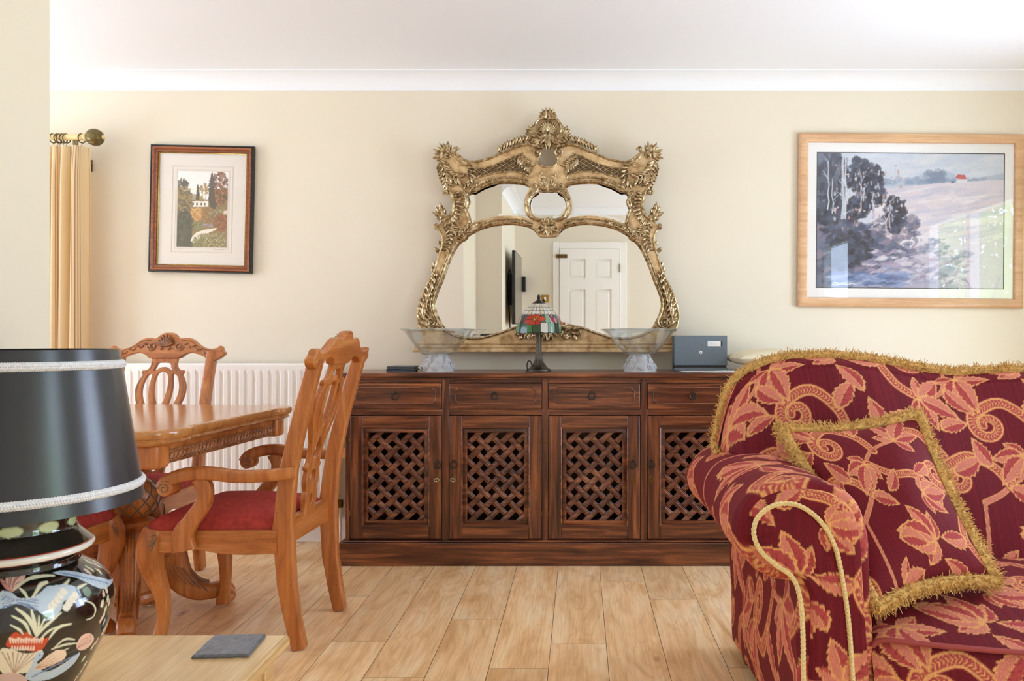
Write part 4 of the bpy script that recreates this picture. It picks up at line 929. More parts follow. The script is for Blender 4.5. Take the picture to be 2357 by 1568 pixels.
def lattice(x0, x1, z0, z1, y):
    mb = MB(); s = .0535; wd = .0262; th = .012; q = s/math.sqrt(2); xc, zc = (x0+x1)/2, (z0+z1)/2; L = 2*s-wd
    for i in range(-14, 15):
        for j in range(-14, 15):
            cx_, cz_ = xc+(i-j)*q+q*.5, zc+(i+j)*q
            ov = .011
            if not (x0-ov < cx_ < x1+ov and z0-ov < cz_ < z1+ov): continue
            d = np.array([1, 0, 1])/math.sqrt(2) if (i+j) % 2 else np.array([1, 0, -1])/math.sqrt(2)
            p = np.array([d[2], 0, -d[0]]); c = np.array([cx_, y, cz_]); e = .0035; V = []
            # clip the ends that would run past the door frame
            def lim(sg):
                l = L/2
                for ax, lo, hi in ((0, x0-.02, x1+.02), (2, z0-.02, z1+.02)):
                    if d[ax]*sg > 0: l = min(l, (hi-c[ax])/(d[ax]*sg))
                    else: l = min(l, (lo-c[ax])/(d[ax]*sg))
                return max(l, .002)
            a_, b_ = lim(-1), lim(1)
            for yy, g_ in ((th/2, 0), (-th/2+e, 0), (-th/2, e)):
                for u_, w_ in ((-a_+g_, -wd/2+g_), (b_-g_, -wd/2+g_), (b_-g_, wd/2-g_), (-a_+g_, wd/2-g_)): V.append(c+d*u_+p*w_+np.array([0, yy, 0]))
            Fq = [(0, 1, 2, 3), (11, 10, 9, 8)]
            for k in (0, 4): Fq += [(k+a, k+4+a, k+4+(a+1) % 4, k+(a+1) % 4) for a in range(4)]
            # two carved grooves read as a raised centre line
            mb.add(V, Fq); e2 = wd*.2; V2 = []
            for yy, ww in ((-th/2, e2), (-th/2-.0022, e2*.55)):
                for u_, w_ in ((-a_+e, -ww), (b_-e, -ww), (b_-e, ww), (-a_+e, ww)): V2.append(c+d*u_+p*w_+np.array([0, yy, 0]))
            mb.add(V2, [(7, 6, 5, 4)]+[(a, 4+a, 4+(a+1) % 4, (a+1) % 4) for a in range(4)])
    return mb
for k, (a, b) in enumerate(bays):
    xa, xb = sx(a)+.002, sx(b)-.002
    # drawer
    z0, z1 = sz(941.5), sz(882.5); d = MB().box((xa, YS-.004, z0), (xb, YS+.02, z1)); d.box((xa+.02, YS+.02, z0+.01), (xb-.02, YS+.34, z1-.02))
    dr = d.build('drawer', M['mahog'], side, BO, bevel=.003)
    m0, m1, n0, n1, c = xa+.027, xb-.027, z0+.026, z1-.020, .014
    oc = [(m0+c, n0), (m1-c, n0), (m1-c, n0+.006), (m1, n0+c), (m1, n1-c), (m1-c, n1-.006), (m1-c, n1), (m0+c, n1), (m0+c, n1-.006), (m0, n1-c), (m0, n0+c), (m0+c, n0+.006)]
    MB().sweep([(x, YS-.005, z) for x, z in oc], .0032, n=6, closed=True).build('carved_border', M['mahog'], dr, BO)
    rx, rz = sx(ring_px[k]), sz(912)
    r = MB().torus((rx, YS-.012, rz), .0155, .0030, n=28); r.lathe([(.006, 0), (.006, .006), (.003, .012)], 12, (rx, YS-.004, rz+.017), axis='y'); r.ball((rx, YS-.013, rz+.017), .004)
    r.build('ring_pull', iron, dr, BO)
    # door
    z0, z1 = sz(1240.5), sz(957.5); st = .061; ox0, ox1 = xa+.083, xb-.083; oz0, oz1 = sz(1199), sz(996)
    fx0, fx1, fz0, fz1 = ox0-.024, ox1+.024, oz0-.024, oz1+.024
    d = MB(); d.box((xa, YS-.002, z0), (fx0, YS+.02, z1)); d.box((fx1, YS-.002, z0), (xb, YS+.02, z1))
    for za, zb in ((z0, fz0), (fz1, z1)): d.box((fx0-.001, YS+.003, za+.001), (fx1+.001, YS+.018, zb-.001))
    do = d.build('door', M['mahog_v'], side, BO, bevel=.0025)
    for za, zb in ((z0, fz0), (fz1, z1)): MB().box((fx0+.0004, YS-.0012, za), (fx1-.0004, YS+.0205, zb)).build('rail', M['mahog'], do, BO, bevel=.0025)
    mo = MB()
    def ringbox(o0, o1, p0, p1, i, ya, yb):
        q = [(o0, ya, p0), (o1, ya, p0), (o1, ya, p1), (o0, ya, p1), (o0+i, yb, p0+i), (o1-i, yb, p0+i), (o1-i, yb, p1-i), (o0+i, yb, p1-i)]
        mo.add(q, [(j, (j+1) % 4, 4+(j+1) % 4, 4+j) for j in range(4)])
    mo.sweep([(fx0, YS-.003, fz0), (fx1, YS-.003, fz0), (fx1, YS-.003, fz1), (fx0, YS-.003, fz1)], .004, n=6, closed=True)
    ringbox(fx0, fx1, fz0, fz1, .006, YS-.003, YS+.008); ringbox(fx0+.006, fx1-.006, fz0+.006, fz1-.006, .013, YS+.008, YS+.002); ringbox(fx0+.019, fx1-.019, fz0+.019, fz1-.019, .005, YS+.002, YS+.003); ringbox(fx0+.024, fx1-.024, fz0+.024, fz1-.024, .0005, YS+.003, YS+.02)
    mo.build('panel_moulding', M['mahog'], do, BO)
    lattice(ox0, ox1, oz0, oz1, YS+.0145).build('lattice_panel', M['lattice'], do, BO)
    hs = hinge_side[k]; px_ = xb-.017 if hs < 0 else xa+.017
    if k == 1: px_ = sx(1045)
    if k == 2: px_ = sx(1457)
    zr = sz(1070); r = MB().torus((px_, YS-.010, zr), .0155, .0032, n=28); r.lathe([(.006, 0), (.006, .006), (.003, .010)], 12, (px_, YS-.002, zr+.016), axis='y'); r.build('ring_pull', iron, do, BO)
    ze = sz(1102); es = MB(); oval = np.linspace(0, 2*PI, 24, endpoint=False)
    es.grid([[(px_+.0105*s_*math.cos(t), y_, ze+.0185*s_*math.sin(t)) for t in oval] for s_, y_ in ((1, YS-.002), (1, YS-.004), (.7, YS-.0055), (.1, YS-.006))], cv=True, cap=True)
    eo = es.build('escutcheon', M['dbrass'], do, BO)
    if k < 2:
        ky = MB().sweep([(px_, YS-.004, ze), (px_-.001, YS-.028, ze-.001)], .0025, side=(0, 0, 1), n=8); a_ = R(28 if k == 0 else -30)
        p = np.linspace(0, 2*PI, 20, endpoint=False); ky.sweep([(px_+.012*math.cos(t)*math.cos(a_)-.006*math.sin(t)*math.sin(a_), YS-.033, ze-.001+.012*math.cos(t)*math.sin(a_)*.6+.007*math.sin(t)) for t in p], .0022, n=6, closed=True)
        ky.build('key', M['steel'], eo, BO)
    else: MB().ball((px_, YS-.006, ze), (.0022, .0012, .004)).build('keyhole', M['dark'], eo, BO)
    hx = xa-.001 if hs < 0 else xb+.001
    for zz in (sz(1016), sz(1182)):
        MB().sweep([(hx, YS-.003, zz-.012), (hx, YS-.003, zz+.012)], .0035, side=(0, 1, 0), n=8).build('hinge', M['dbrass'], do, BO)

# ------------------------------------------------------------------ what stands on it
def glass_mat(name, rough, tint=(1, 1, 1)):
    m, nt, b = new_mat(name); b.inputs['Transmission Weight'].default_value = 1; b.inputs['Roughness'].default_value = rough
    b.inputs['Base Color'].default_value = (*tint, 1); b.inputs['IOR'].default_value = 1.45; return m
M['bowl'] = pane_glass('clear_bowl_glass', (.968, .982, .984), 1.8)
m, nt, b = new_mat('frosted_rose_glass'); b.inputs['Base Color'].default_value = L4((238, 240, 243)); b.inputs['Roughness'].default_value = .22; b.inputs['Transmission Weight'].default_value = .45; b.inputs['IOR'].default_value = 1.3; M['frost'] = m
def glass_bowl(px, label):
    D = 3.83; x, y, _ = at(px, 855, D); z0 = ZTOP
    t = thing('glass_bowl', (x, y, z0), label, 'bowl', 'footed glass bowls on the sideboard')
    k = D/F; hz = lambda py: H-(py-CY)*k-z0
    oz = [(34, 816), (42, 808), (54, 795), (63, 782), (70, 772), (77, 764), (85, 758.6)]
    pr = catmull([(r*k, hz(y_)) for r, y_ in [(2, 817)]+oz], 5); inn = pr[::-1].copy(); inn[:, 0] -= .0042; inn[:, 1] += .0022; inn[0] = pr[-1]+[-.001, .002]
    inn[:, 0] = np.maximum(inn[:, 0], .0005)
    bowl = MB().lathe(np.r_[pr, inn], 72).build('bowl', M['bowl'], t)
    rm = MB().torus((0, 0, hz(758.6)+.0005), 84.6*k, .0022, 'z', 72, 8); rm.build('rim', glass_mat('glass_rim', .03, (.90, .97, .96)), bowl)
    f = MB(); f.lathe(catmull([(.002, .002), (35*k, .0), (36.5*k, .006), (31*k, hz(840)), (22*k, hz(826)), (18*k, hz(819)), (17*k, hz(816)), (.002, hz(815))], 4), 40)
    rg = np.random.default_rng(4)
    for row, (zz, rr, n, s_) in enumerate(((.022, 33*k, 8, .020), (.050, 26.5*k, 7, .017), (.068, 20*k, 6, .011))):
        for q in range(n):
            a = q*2*PI/n+row*.4; c = np.array([rr*math.cos(a), rr*math.sin(a), zz]); d = np.array([math.cos(a), math.sin(a), .25]); d /= np.linalg.norm(d)
            e1 = np.array([-math.sin(a), math.cos(a), 0]); e2 = np.cross(d, e1)
            for ring, (r0, h_) in enumerate(((1., .001), (.72, .0045), (.44, .0075), (.2, .009))):   # petals of each moulded rose
                th = np.linspace(0, 2*PI, 13)[:-1]+ring*.5; wv_ = 1+.12*np.sin(th*5+ring)
                P = [c+d*h_+(e1*math.cos(t_)+e2*math.sin(t_))*s_*r0*w_ for t_, w_ in zip(th, wv_)]; f.sweep(P, .0026+.0006*(3-ring)*.5, side=tuple(d), n=6, closed=True)
                if ring == 0: f.ball(c-d*s_*.45, tuple([s_*.72]*3), 12, 8)
    f.build('rose_foot', M['frost'], t)
    return t
glass_bowl(1008, 'clear glass bowl on a moulded rose foot, nearer the slate coaster stack'); glass_bowl(1473, 'clear glass bowl on a moulded rose foot, beside the grey box file')

# stained-glass lamp
lx, ly, _ = at(1240, 853, 3.80); kL = 3.80/F; lz = lambda py: H-(py-CY)*kL-ZTOP
lamp = thing('stained_glass_lamp', (lx, ly, ZTOP), 'small bronze table lamp with a red-flowered stained-glass shade before the mirror', 'table lamp')
bz = plain('dark_bronze', (74, 68, 58), .34, .85, var=.35, vs=50)
pr = catmull([(.001, 0), (27.5*kL, 0), (28*kL, .006), (27.5*kL, .012), (24*kL, .014), (20*kL, .020), (14*kL, .034), (9*kL, .052), (7*kL, .075), (6.3*kL, .11), (5.8*kL, .17), (6.6*kL, lz(768)), (5*kL, lz(760)), (.001, lz(759))], 4)
a = np.linspace(0, 2*PI, 60, endpoint=False); G = np.zeros((len(pr), 60, 3))
for i, (r_, z_) in enumerate(pr):
    fl_ = .10*np.clip((z_-.012)/.02, 0, 1)*(1 if z_ < .2 else 0); tw = z_*4
    rr = r_*(1+fl_*np.sin(a*9+tw*2)+fl_*.5*np.sin(a*5-tw)); G[i] = np.c_[rr*np.cos(a), rr*np.sin(a), np.full(60, z_)]
MB().grid(G, cv=True, cap=True).build('trunk_base', bz, lamp)
MB().sweep(catmull([(-.048, .03, .004), (-.052, -.02, .006), (-.055, -.028, .03), (-.050, -.03, .050), (-.038, -.03, .050), (-.030, -.02, .028), (-.022, -.01, .026)], 6), .0028, side=(0, 1, .1), n=8).build('cord', M['black'], lamp)
cs = paint_shade(); sp_ = catmull([(17*kL, lz(699.5)), (29*kL, lz(711)), (38*kL, lz(722)), (46*kL, lz(736)), (51*kL, lz(750)), (52.5*kL, lz(765))], 8); sp_ = resample(sp_, 130)
a = np.linspace(0, 2*PI, 380, endpoint=False); sl = np.linspace(0, 1, 130)
G = np.zeros((130, 380, 3)); rip = 1+.012*np.clip((sl-.55)/.45, 0, 1)[:, None]*np.sin(a*12)[None]
G[:, :, 0] = sp_[:, :1]*rip*np.cos(a); G[:, :, 1] = sp_[:, :1]*rip*np.sin(a); G[:, :, 2] = sp_[:, 1:2]-.006*np.clip((sl-.93)/.07, 0, 1)[:, None]*np.abs(np.sin(a*9))[None]
u = (a/(2*PI)+.75+.145+.5) % 1
M['shade'] = patterned('leaded_stained_glass', .18, 0, .6, transl=.35)
sh = grid_colored('shade', G, cs.sample(np.broadcast_to(u, (130, 380)), np.broadcast_to(sl[:, None], (130, 380))), M['shade'], lamp, cv=True, flip=False)
MB().lathe([(.001, lz(690)), (5*kL, lz(691)), (14*kL, lz(697)), (18*kL, lz(700.5)), (17*kL, lz(702)), (.001, lz(699))][::-1], 32).build('cap', bz, lamp)
MB().lathe(catmull([(.001, lz(691)), (4*kL, lz(692)), (3*kL, lz(689)), (4.6*kL, lz(687.5)), (3*kL, lz(686)), (4.4*kL, lz(683)), (2.5*kL, lz(679.5)), (.0006, lz(678))], 4), 16).build('finial', bz, lamp)

# slate coasters stacked at the left end
slate = plain('grey_black_slate', (112, 117, 127), .36, var=.3, vs=90, bmp=.9, bs_=130)
slate_d = plain('dark_slate', (66, 70, 77), .45, var=.3, vs=90, bmp=.6, bs_=130)
def coaster(loc, rz, label, seed, s=.1, h=.006, group=None):
    rg = np.random.default_rng(seed); n = 15; mb = MB(); ed = []
    for sd in range(4):
        for q in range(n):
            t_ = q/n; p = [(-1+2*t_, -1), (1, -1+2*t_), (1-2*t_, 1), (-1, 1-2*t_)][sd]; ed.append(np.array(p)*s/2*(1+rg.uniform(-.022, .012)))
    ed = np.array(ed); mb.grid([[(x*f, y*f, z) for x, y in ed] for f, z in ((.0, 0), (.985, 0), (1.0, h*.45), (.965, h*.9), (.955, h), (.6, h), (.02, h))], cv=True)
    o = mb.build('slate_coaster', slate_d if group else slate, None, ang=30); o.location = loc; o.rotation_euler = (0, 0, rz)
    return tag(o, label, 'coaster', group)
cx_, cy_, _ = at(927, 852, 3.80)
for k, w_ in enumerate(('lowest', 'second from the bottom', 'second from the top', 'topmost')):
    coaster((cx_+(-.002, .001, -.001, .001)[k], cy_+.003*(k % 2), ZTOP+k*.0070), R((2, -3, 3, 0)[k]), f'dark slate coaster, {w_} in the stack on the dark wooden sideboard', 30+k, .13, .0068, 'coasters stacked on the sideboard')

# grey box file with a sticker
x0, _, _ = at(1552, 0, 3.93); x1 = at(1674, 0, 3.93)[0]; zt = at(0, 772.5, 3.93)[2]
bx_ = thing('file_box', ((x0+x1)/2, 3.93, ZTOP), 'slate-grey card box file with a white sticker standing on the sideboard beside a glass bowl', 'box')
card = plain('slate_grey_card', (108, 121, 132), .6, var=.05, vs=60); w_ = (x1-x0)/2; zt -= ZTOP
MB().box((-w_, 0, .026), (w_, .10, zt)).build('case', card, bx_, bevel=.002)
MB().box((-w_+.004, .004, .014), (w_-.004, .1, .026)).build('recess', M['black'], bx_)
MB().box((-w_-.001, -.004, 0), (w_+.003, .102, .014)).build('tray', card, bx_, bevel=.0015)
paper = plain('white_paper', (244, 244, 246), .7)
st = MB().box((.0345, -.0012, zt-.054), (.100, 0, zt-.029)).build('sticker', paper, bx_)
ink = plain('grey_ink', (84, 84, 92), .7); ik = MB(); rg = np.random.default_rng(8)
xx = .0385
while xx < .068: w2 = rg.uniform(.0010, .0022); ik.box((xx, -.0016, zt-.0395), (xx+w2, -.0012, zt-.0368)); xx += w2+.0007
for q in range(4): ik.box((.0395+q*.011, -.0016, zt-.048), (.0395+q*.011+.006, -.0012, zt-.0466))
ik.build('printed_line', ink, st)
MB().box((.100, -.0011, zt-.053), (.1085, 0, zt-.0295)).build('sticker_end', M['black'], bx_)
e = MB().lathe([(.001, 0), (.0082, 0), (.0082, .0012), (.001, .0012)], 28, (.0, 0, .092), axis='y'); em = e.build('thumb_hole_ring', paper, bx_)
MB().poly if False else None
MB().ball((0, -.0016, .0915), (.0026, .0008, .0034)).build('thumb_hole', M['black'], em)
# paper sheet in front of the box, curling a little
px0, px1 = at(1566, 855, 3.80)[0], at(1712, 852, 3.8)[0]
G = np.zeros((14, 24, 3))
for i in range(14):
    for j in range(24):
        u_, v_ = j/23, i/13; G[i, j] = (px0+(px1-px0)*u_+.02*(1-v_)*1.0-.03*v_, 3.70+.18*v_, ZTOP+.0012+.006*max(0, math.sin(u_*7+v_*3))*(v_ < .9)*abs(u_-.4))
pn = plain('printed_newspaper', (222, 222, 222), .75, var=.22, vs=60)
o = MB().grid(G).build('newspaper', pn, None, (float(G[0, 0, 0]), 3.7, ZTOP), flat=False); tag(o, 'sheet of printed paper lying in front of the grey box', 'paper')
sm = o.modifiers.new('sheet', 'SOLIDIFY'); sm.thickness = .0006
# cream cushion at the right end
q_ = [np.array(p) for p in ((.66, 3.74, ZTOP+.10), (1.02, 3.72, ZTOP+.06), (1.02, 4.0, ZTOP+.03), (.66, 4.02, ZTOP+.05))]
CP = (.84, 3.86, ZTOP)
cp = thing('cream_cushion', CP, 'cream linen cushion lying on the sideboard behind the sofa back', 'cushion')
u, v = np.meshgrid(np.linspace(0, 1, 40), np.linspace(0, 1, 30)); bx2 = lambda s_: np.stack([.762+.38*u-CP[0]+.02*np.sin(5*v), 3.72+.30*v-CP[1], .052+s_*.048*np.clip(16*u*(1-u)*v*(1-v), 0, 1)**.4+.012*np.sin(3*u+1)*1+.004*np.sin(24*u+6*v)*(16*u*(1-u)*v*(1-v))], 2)
mb = MB().grid(bx2(1)); mb.grid(bx2(-1)[:, ::-1]); mb.build('cover', M['linen'], cp, ang=80)
# ================================================================== the carved mirror
def antique(name, lo, mid, hi, metal, rough, sc=60):
    m, nt, b = new_mat(name); f = noise(nt, coords(nt), sc, 6, .6, .5); f2 = noise(nt, coords(nt), 9, 3)
    c = ramp(nt, f, [(.3, lin(lo)), (.5, lin(mid)), (.68, lin(hi))]); c = mix(nt, .5, c, ramp(nt, f2, [(.35, (.72, .66, .58)), (.65, (1.1, 1.08, 1.05))]), 'MULTIPLY')
    nt.links.new(c, b.inputs['Base Color']); b.inputs['Metallic'].default_value = metal; b.inputs['Roughness'].default_value = rough
    bump(nt, b, f, .15, .001); return m
M['gold'] = antique('antique_gilding', (84, 64, 40), (176, 152, 112), (238, 226, 196), .8, .27)
M['panel'] = antique('distressed_gold_paint', (150, 112, 66), (206, 174, 126), (228, 204, 162), .05, .45, 18)
M['ground'] = antique('dark_bronze_ground', (64, 50, 30), (92, 74, 46), (124, 102, 66), .3, .5, 80)
DM = 4.06; kM = DM/F/2.4129
def mz(P): P = np.asarray(P, float); return np.stack([(P[:, 0]-825)*kM, (1400-P[:, 1])*kM], 1)
MO = at(920+825/2.4129, 230+1400/2.4129, DM)
mir = thing('wall_mirror', MO, 'large ornate carved gold-framed mirror hung on the wall above the sideboard', 'mirror')
mir.rotation_euler = (R(.62), 0, 0)
outL = [(825, 66), (796, 74), (777, 108), (752, 140), (746, 175), (752, 200), (742, 226), (712, 240), (690, 247), (650, 262), (605, 285), (560, 305), (500, 332), (440, 347), (390, 350), (354, 334), (332, 306), (300, 296), (255, 284), (232, 300), (222, 330), (238, 360), (247, 400), (256, 440), (268, 480), (252, 500), (256, 524), (285, 532), (303, 560), (305, 600), (290, 640), (262, 668), (232, 690), (212, 708), (230, 728), (243, 765), (240, 810), (222, 870), (205, 930), (188, 975), (160, 1030), (132, 1090), (112, 1150), (106, 1200), (113, 1250), (128, 1290), (140, 1330), (112, 1344), (104, 1362), (84, 1394), (82, 1400)]
def sym(L):  # left half (top to bottom) closed with its mirror image
    L = np.asarray(L, float); Rr = L[::-1].copy(); Rr[:, 0] = 1650-Rr[:, 0]
    keep = np.abs(Rr[:, 0]-825) > .5
    return np.r_[L, Rr[keep]]
def smooth_half(L, n=3): return catmull(L, n)
outer = mz(sym(smooth_half(outL)))
keyL = [(825, 262), (800, 270), (786, 292), (782, 322), (770, 340), (778, 362), (800, 378), (825, 382)]
lowL = [(825, 766), (780, 764), (768, 742), (742, 716), (700, 698), (620, 688), (530, 695), (460, 712), (400, 740), (352, 775), (318, 810), (290, 860), (262, 925), (235, 1000), (208, 1065), (192, 1120), (196, 1170), (220, 1230), (250, 1275), (300, 1305), (350, 1320), (410, 1326), (480, 1318), (560, 1295), (640, 1266), (720, 1250), (825, 1246)]
upL = [(395, 690), (382, 645), (370, 610), (384, 572), (376, 535), (400, 513), (440, 490), (500, 470), (560, 459), (640, 459), (700, 468), (728, 486), (710, 520), (697, 555), (693, 590), (699, 628), (713, 652), (728, 668), (690, 657), (640, 650), (560, 650), (470, 667)]
rinL = [(825, 515), (775, 514), (742, 536), (724, 568), (722, 604), (738, 638), (772, 660), (825, 662)]
upC = catmull(upL, 3, True); upR = upC[::-1].copy(); upR[:, 0] = 1650-upR[:, 0]
keyP, lowP, rinP = [sym(smooth_half(q, 4)) for q in (keyL, lowL, rinL)]
pm = plate(outer, [mz(keyP), mz(lowP), mz(upC), mz(upR), mz(rinP)], .028, .004)
fr = MB().mesh(pm, lambda V: V+np.array([0, -.014, 0])).build('frame', M['panel'], mir)
# plinth moulding along the foot
mb = MB(); hw = 742*kM
for z0, z1, d, e in ((0, .016, .050, .0), (.016, .022, .042, .006), (.022, .036, .046, .010), (.036, .041, .036, .020), (.041, .050, .040, .022)): mb.box((-hw+e, -d, z0), (hw-e, .0, z1))
mb.build('plinth_moulding', M['panel'], mir, bevel=.004, bseg=3)
# glass: one sheet behind the openings, with bevelled strips round the upper lights
silver, nt, b = new_mat('silvered_glass'); b.inputs['Metallic'].default_value = 1; b.inputs['Roughness'].default_value = .0; b.inputs['Base Color'].default_value = (.90, .91, .90, 1)
q = np.r_[mz([(360, 500)]), mz([(1290, 500)])]; mb = MB()
gl = [(-.60, .055), (.60, .055), (.60, .35), (.47, .60), (.45, .90), (-.45, .90), (-.47, .60), (-.60, .35)]
mb.add([(x, -.004, z) for x, z in gl]+[(x, .001, z) for x, z in gl], [tuple(range(8)), tuple(range(15, 7, -1))]); go = mb.build('mirror_glass', silver, mir, flat=True)
mb = MB()
for P in (mz(upC), mz(upR), mz(rinP)):
    P = np.asarray(P); A_ = inset(P, -.004); B_ = inset(P, .014); n = len(P)
    mb.add(np.r_[np.c_[A_[:, 0], np.full(n, -.0046), A_[:, 1]], np.c_[B_[:, 0], np.full(n, -.0052), B_[:, 1]]], [(i, (i+1) % n, n+(i+1) % n, n+i) for i in range(n)])
mb.build('bevelled_edge', silver, go, ang=20)
# carving ------------------------------------------------------------
def relief_leaf(mb, p, ang, L, W, h, y0=-.028, curl=.4, lobes=0, bend=0.):
    L, W, h = L*1.14, W*1.22, h*1.15
    a = np.linspace(0, 1, 9); bb = np.linspace(-1, 1, 7); G = np.zeros((9, 7, 3)); c, s_ = math.cos(ang), math.sin(ang)
    for i, t in enumerate(a):
        w_ = W*math.sin(PI*(.12+.86*t))**.8*(1-.22*lobes*((i % 2)))
        for j, q_ in enumerate(bb):
            x = t*L-abs(q_)*L*.06*lobes; y = q_*w_+bend*L*t*t
            G[i, j] = (p[0]+x*c-y*s_, y0-h*((1-q_*q_)*.75+.25*math.sin(PI*t)+curl*t*t)+(h*.9 if abs(q_) == 1 else 0), p[1]+x*s_+y*c)
    return mb.grid(G)
def tube(mb, pts, r, y=-.030, n=8, smooth=6, raw=False, closed=False, ends=None):
    r = r*1.12 if np.isscalar(r) else r
    P = mz(pts) if not raw else np.asarray(pts); P = catmull(P, smooth, closed) if smooth else P
    return mb.sweep(np.c_[P[:, 0], np.full(len(P), y), P[:, 1]], r, n=n, closed=closed)
def volute(mb, c, r0, a0, dr, turns, rt, y=-.032):
    th = np.linspace(0, turns*2*PI, int(22*turns)); rr = r0*(1-.82*th/th[-1]); cc_ = mz([c])[0]
    P = np.stack([cc_[0]+rr*kM*np.cos(a0+dr*th), np.full(len(th), y), cc_[1]+rr*kM*np.sin(a0+dr*th)], 1); P[:, 1] -= .010*th/th[-1]
    mb.sweep(P, [rt, rt*.7, rt*.45], n=8); mb.ball((cc_[0], y-.010, cc_[1]), rt*.9)
def leaf_row(mb, pts, n, L, W, h, da, l0=1., l1=1., y0=-.028, flip=1, lobes=0, both=False):
    P = resample(catmull(mz(pts), 8), n+1); T_ = np.gradient(P, axis=0)
    for k in range(n+1):
        a_ = math.atan2(T_[k, 1], T_[k, 0]); f = l0+(l1-l0)*k/n
        relief_leaf(mb, P[k], a_+da*flip, L*f, W*f, h, y0, .5, lobes)
        if both: relief_leaf(mb, P[k], a_-da*flip, L*f, W*f, h, y0, .5, lobes)
def flower(mb, c, r, y0=-.032):
    c = mz([c])[0]
    for k in range(6): relief_leaf(mb, c, k*PI/3+.3, r*kM, r*kM*.42, .006, y0, .6)
    mb.torus((c[0], y0-.008, c[1]), r*kM*.3, r*kM*.13, n=12, m=6); mb.ball((c[0], y0-.010, c[1]), r*kM*.2)
def both_(mb, name, m_):
    mb.build(name, m_, mir); mb.map(lambda V: V*np.array([-1, 1, 1])); mb.f = [tuple(reversed(f)) for f in mb.f]; mb.build(name, m_, mir)
ed = MB()                                               # running mouldings
tube(ed, lowL[9:-1][::1], .0062, -.029); tube(ed, [(q[0]-14, q[1]+2) for q in lowL[11:19]], .0045, -.028)
tube(ed, lowL[2:10], .0055, -.029); tube(ed, [(p[0], p[1]-20) for p in lowL[3:9]], .0045, -.031)
tube(ed, upL[:12], .0055, -.029); tube(ed, [(395, 496), (440, 474), (500, 453), (560, 441), (640, 440), (715, 452)], .005, -.030)
tube(ed, [(212, 712), (232, 740), (243, 775), (238, 820), (222, 870), (204, 932), (186, 978), (158, 1034), (130, 1094), (112, 1152), (106, 1200), (112, 1250), (126, 1285)], .0060, -.026)
tube(ed, [(335, 318), (356, 338), (392, 352), (440, 350), (500, 336), (560, 309), (590, 296)], .0060, -.027)
tube(ed, [(345, 358), (400, 384), (450, 388), (520, 374), (600, 342), (650, 320), (690, 306)], .0036, -.030)
tube(ed, [(370, 468), (420, 446), (480, 428), (560, 412), (640, 408), (700, 420), (722, 440)], .0036, -.030)
tube(ed, [(772, 326), (770, 345), (780, 366), (800, 380), (825, 384)], .0045, -.028)
ed.mirror_x(); ed.build('beaded_moulding', M['gold'], mir)
rg_ = MB(); ringP = [(825, 498), (772, 500), (733, 524), (711, 562), (708, 606), (724, 646), (762, 672), (825, 676)]
tube(rg_, ringP, .0085, -.030); leaf_row(rg_, ringP[1:6], 12, .030, .008, .007, .5, y0=-.036)
rg_.mirror_x(); rg_.build('oval_ring', M['gold'], mir)
lt = MB()                                               # lattice ground and bars
lg = [(392, 382), (450, 392), (520, 378), (600, 348), (660, 322), (682, 345), (712, 380), (722, 425), (640, 406), (560, 410), (480, 426), (400, 455), (384, 420)]
gmesh = plate(mz(catmull(lg, 3, True)), [], .003, .0005); gb = MB().mesh(gmesh, lambda V: V+np.array([0, -.0295, 0])); both_(gb, 'lattice_ground', M['ground'])
cvs = Canvas(10, 10, (0, 0, 0)); poly = catmull(lg, 3, True)
for s_ in (1, -1):
    for k in range(-30, 40):
        t = np.linspace(0, 1, 120); P = np.stack([330+420*t, 420+k*23+s_*(420*t-210)*.62], 1)
        ins = cvs.inside(poly, P[:, 0], P[:, 1]); idx = np.where(ins)[0]
        if len(idx) > 5: tube(lt, [P[idx[0]], P[idx[-1]]], .0017, -.0315, 5, 0)
both_(lt, 'lattice_bars', M['gold'])
lv = MB()                                               # acanthus leaves
leaf_row(lv, [(552, 302), (600, 276), (660, 254), (720, 246), (760, 262)], 13, .040, .009, .008, .95, .8, 1.1, flip=1)
leaf_row(lv, [(580, 300), (640, 268), (700, 252), (750, 258)], 12, .038, .009, .009, -.35, .7, 1.1, y0=-.034)
leaf_row(lv, [(190, 958), (168, 1020), (138, 1085), (118, 1150), (110, 1215)], 9, .070, .014, .012, 1.0, .55, 1.15, y0=-.028, flip=1, lobes=1)
leaf_row(lv, [(214, 950), (190, 1010), (160, 1080), (140, 1140)], 6, .055, .012, .013, .35, .6, 1.2, y0=-.030, flip=1)
for (x, y, a_) in ((240, 815, 2.2), (205, 935, 2.0), (188, 962, 1.7), (222, 850, 2.3)): relief_leaf(lv, mz([(x, y)])[0], a_, .030, .009, .006, -.018)
leaf_row(lv, [(308, 530), (330, 570), (332, 610), (318, 645), (290, 670)], 9, .030, .009, .008, -1.3, flip=-1, lobes=1)
leaf_row(lv, [(296, 545), (318, 590), (310, 640), (282, 668)], 8, .030, .009, .007, 1.2, flip=1)
for k in range(9):                                      # corner shell
    relief_leaf(lv, mz([(262, 312)])[0], 1.05+k*.34, .050+.010*(k % 2), .011, .010, -.022, .3)
leaf_row(lv, [(240, 350), (262, 395), (290, 425), (325, 440)], 6, .046, .012, .012, .7, .8, 1., flip=1, both=True); leaf_row(lv, [(236, 355), (246, 400), (258, 440), (272, 470)], 7, .040, .010, .009, -.7, lobes=1, both=True)
leaf_row(lv, [(398, 516), (450, 486), (500, 466)], 7, .036, .009, .010, -.4, y0=-.032, both=True); leaf_row(lv, [(372, 606), (384, 572), (376, 535)], 4, .028, .009, .009, .5, y0=-.032)
leaf_row(lv, [(380, 740), (430, 712), (480, 694)], 6, .030, .008, .008, -.4, y0=-.032, both=True); leaf_row(lv, [(740, 700), (700, 684), (660, 676)], 4, .030, .008, .008, .4, y0=-.032)
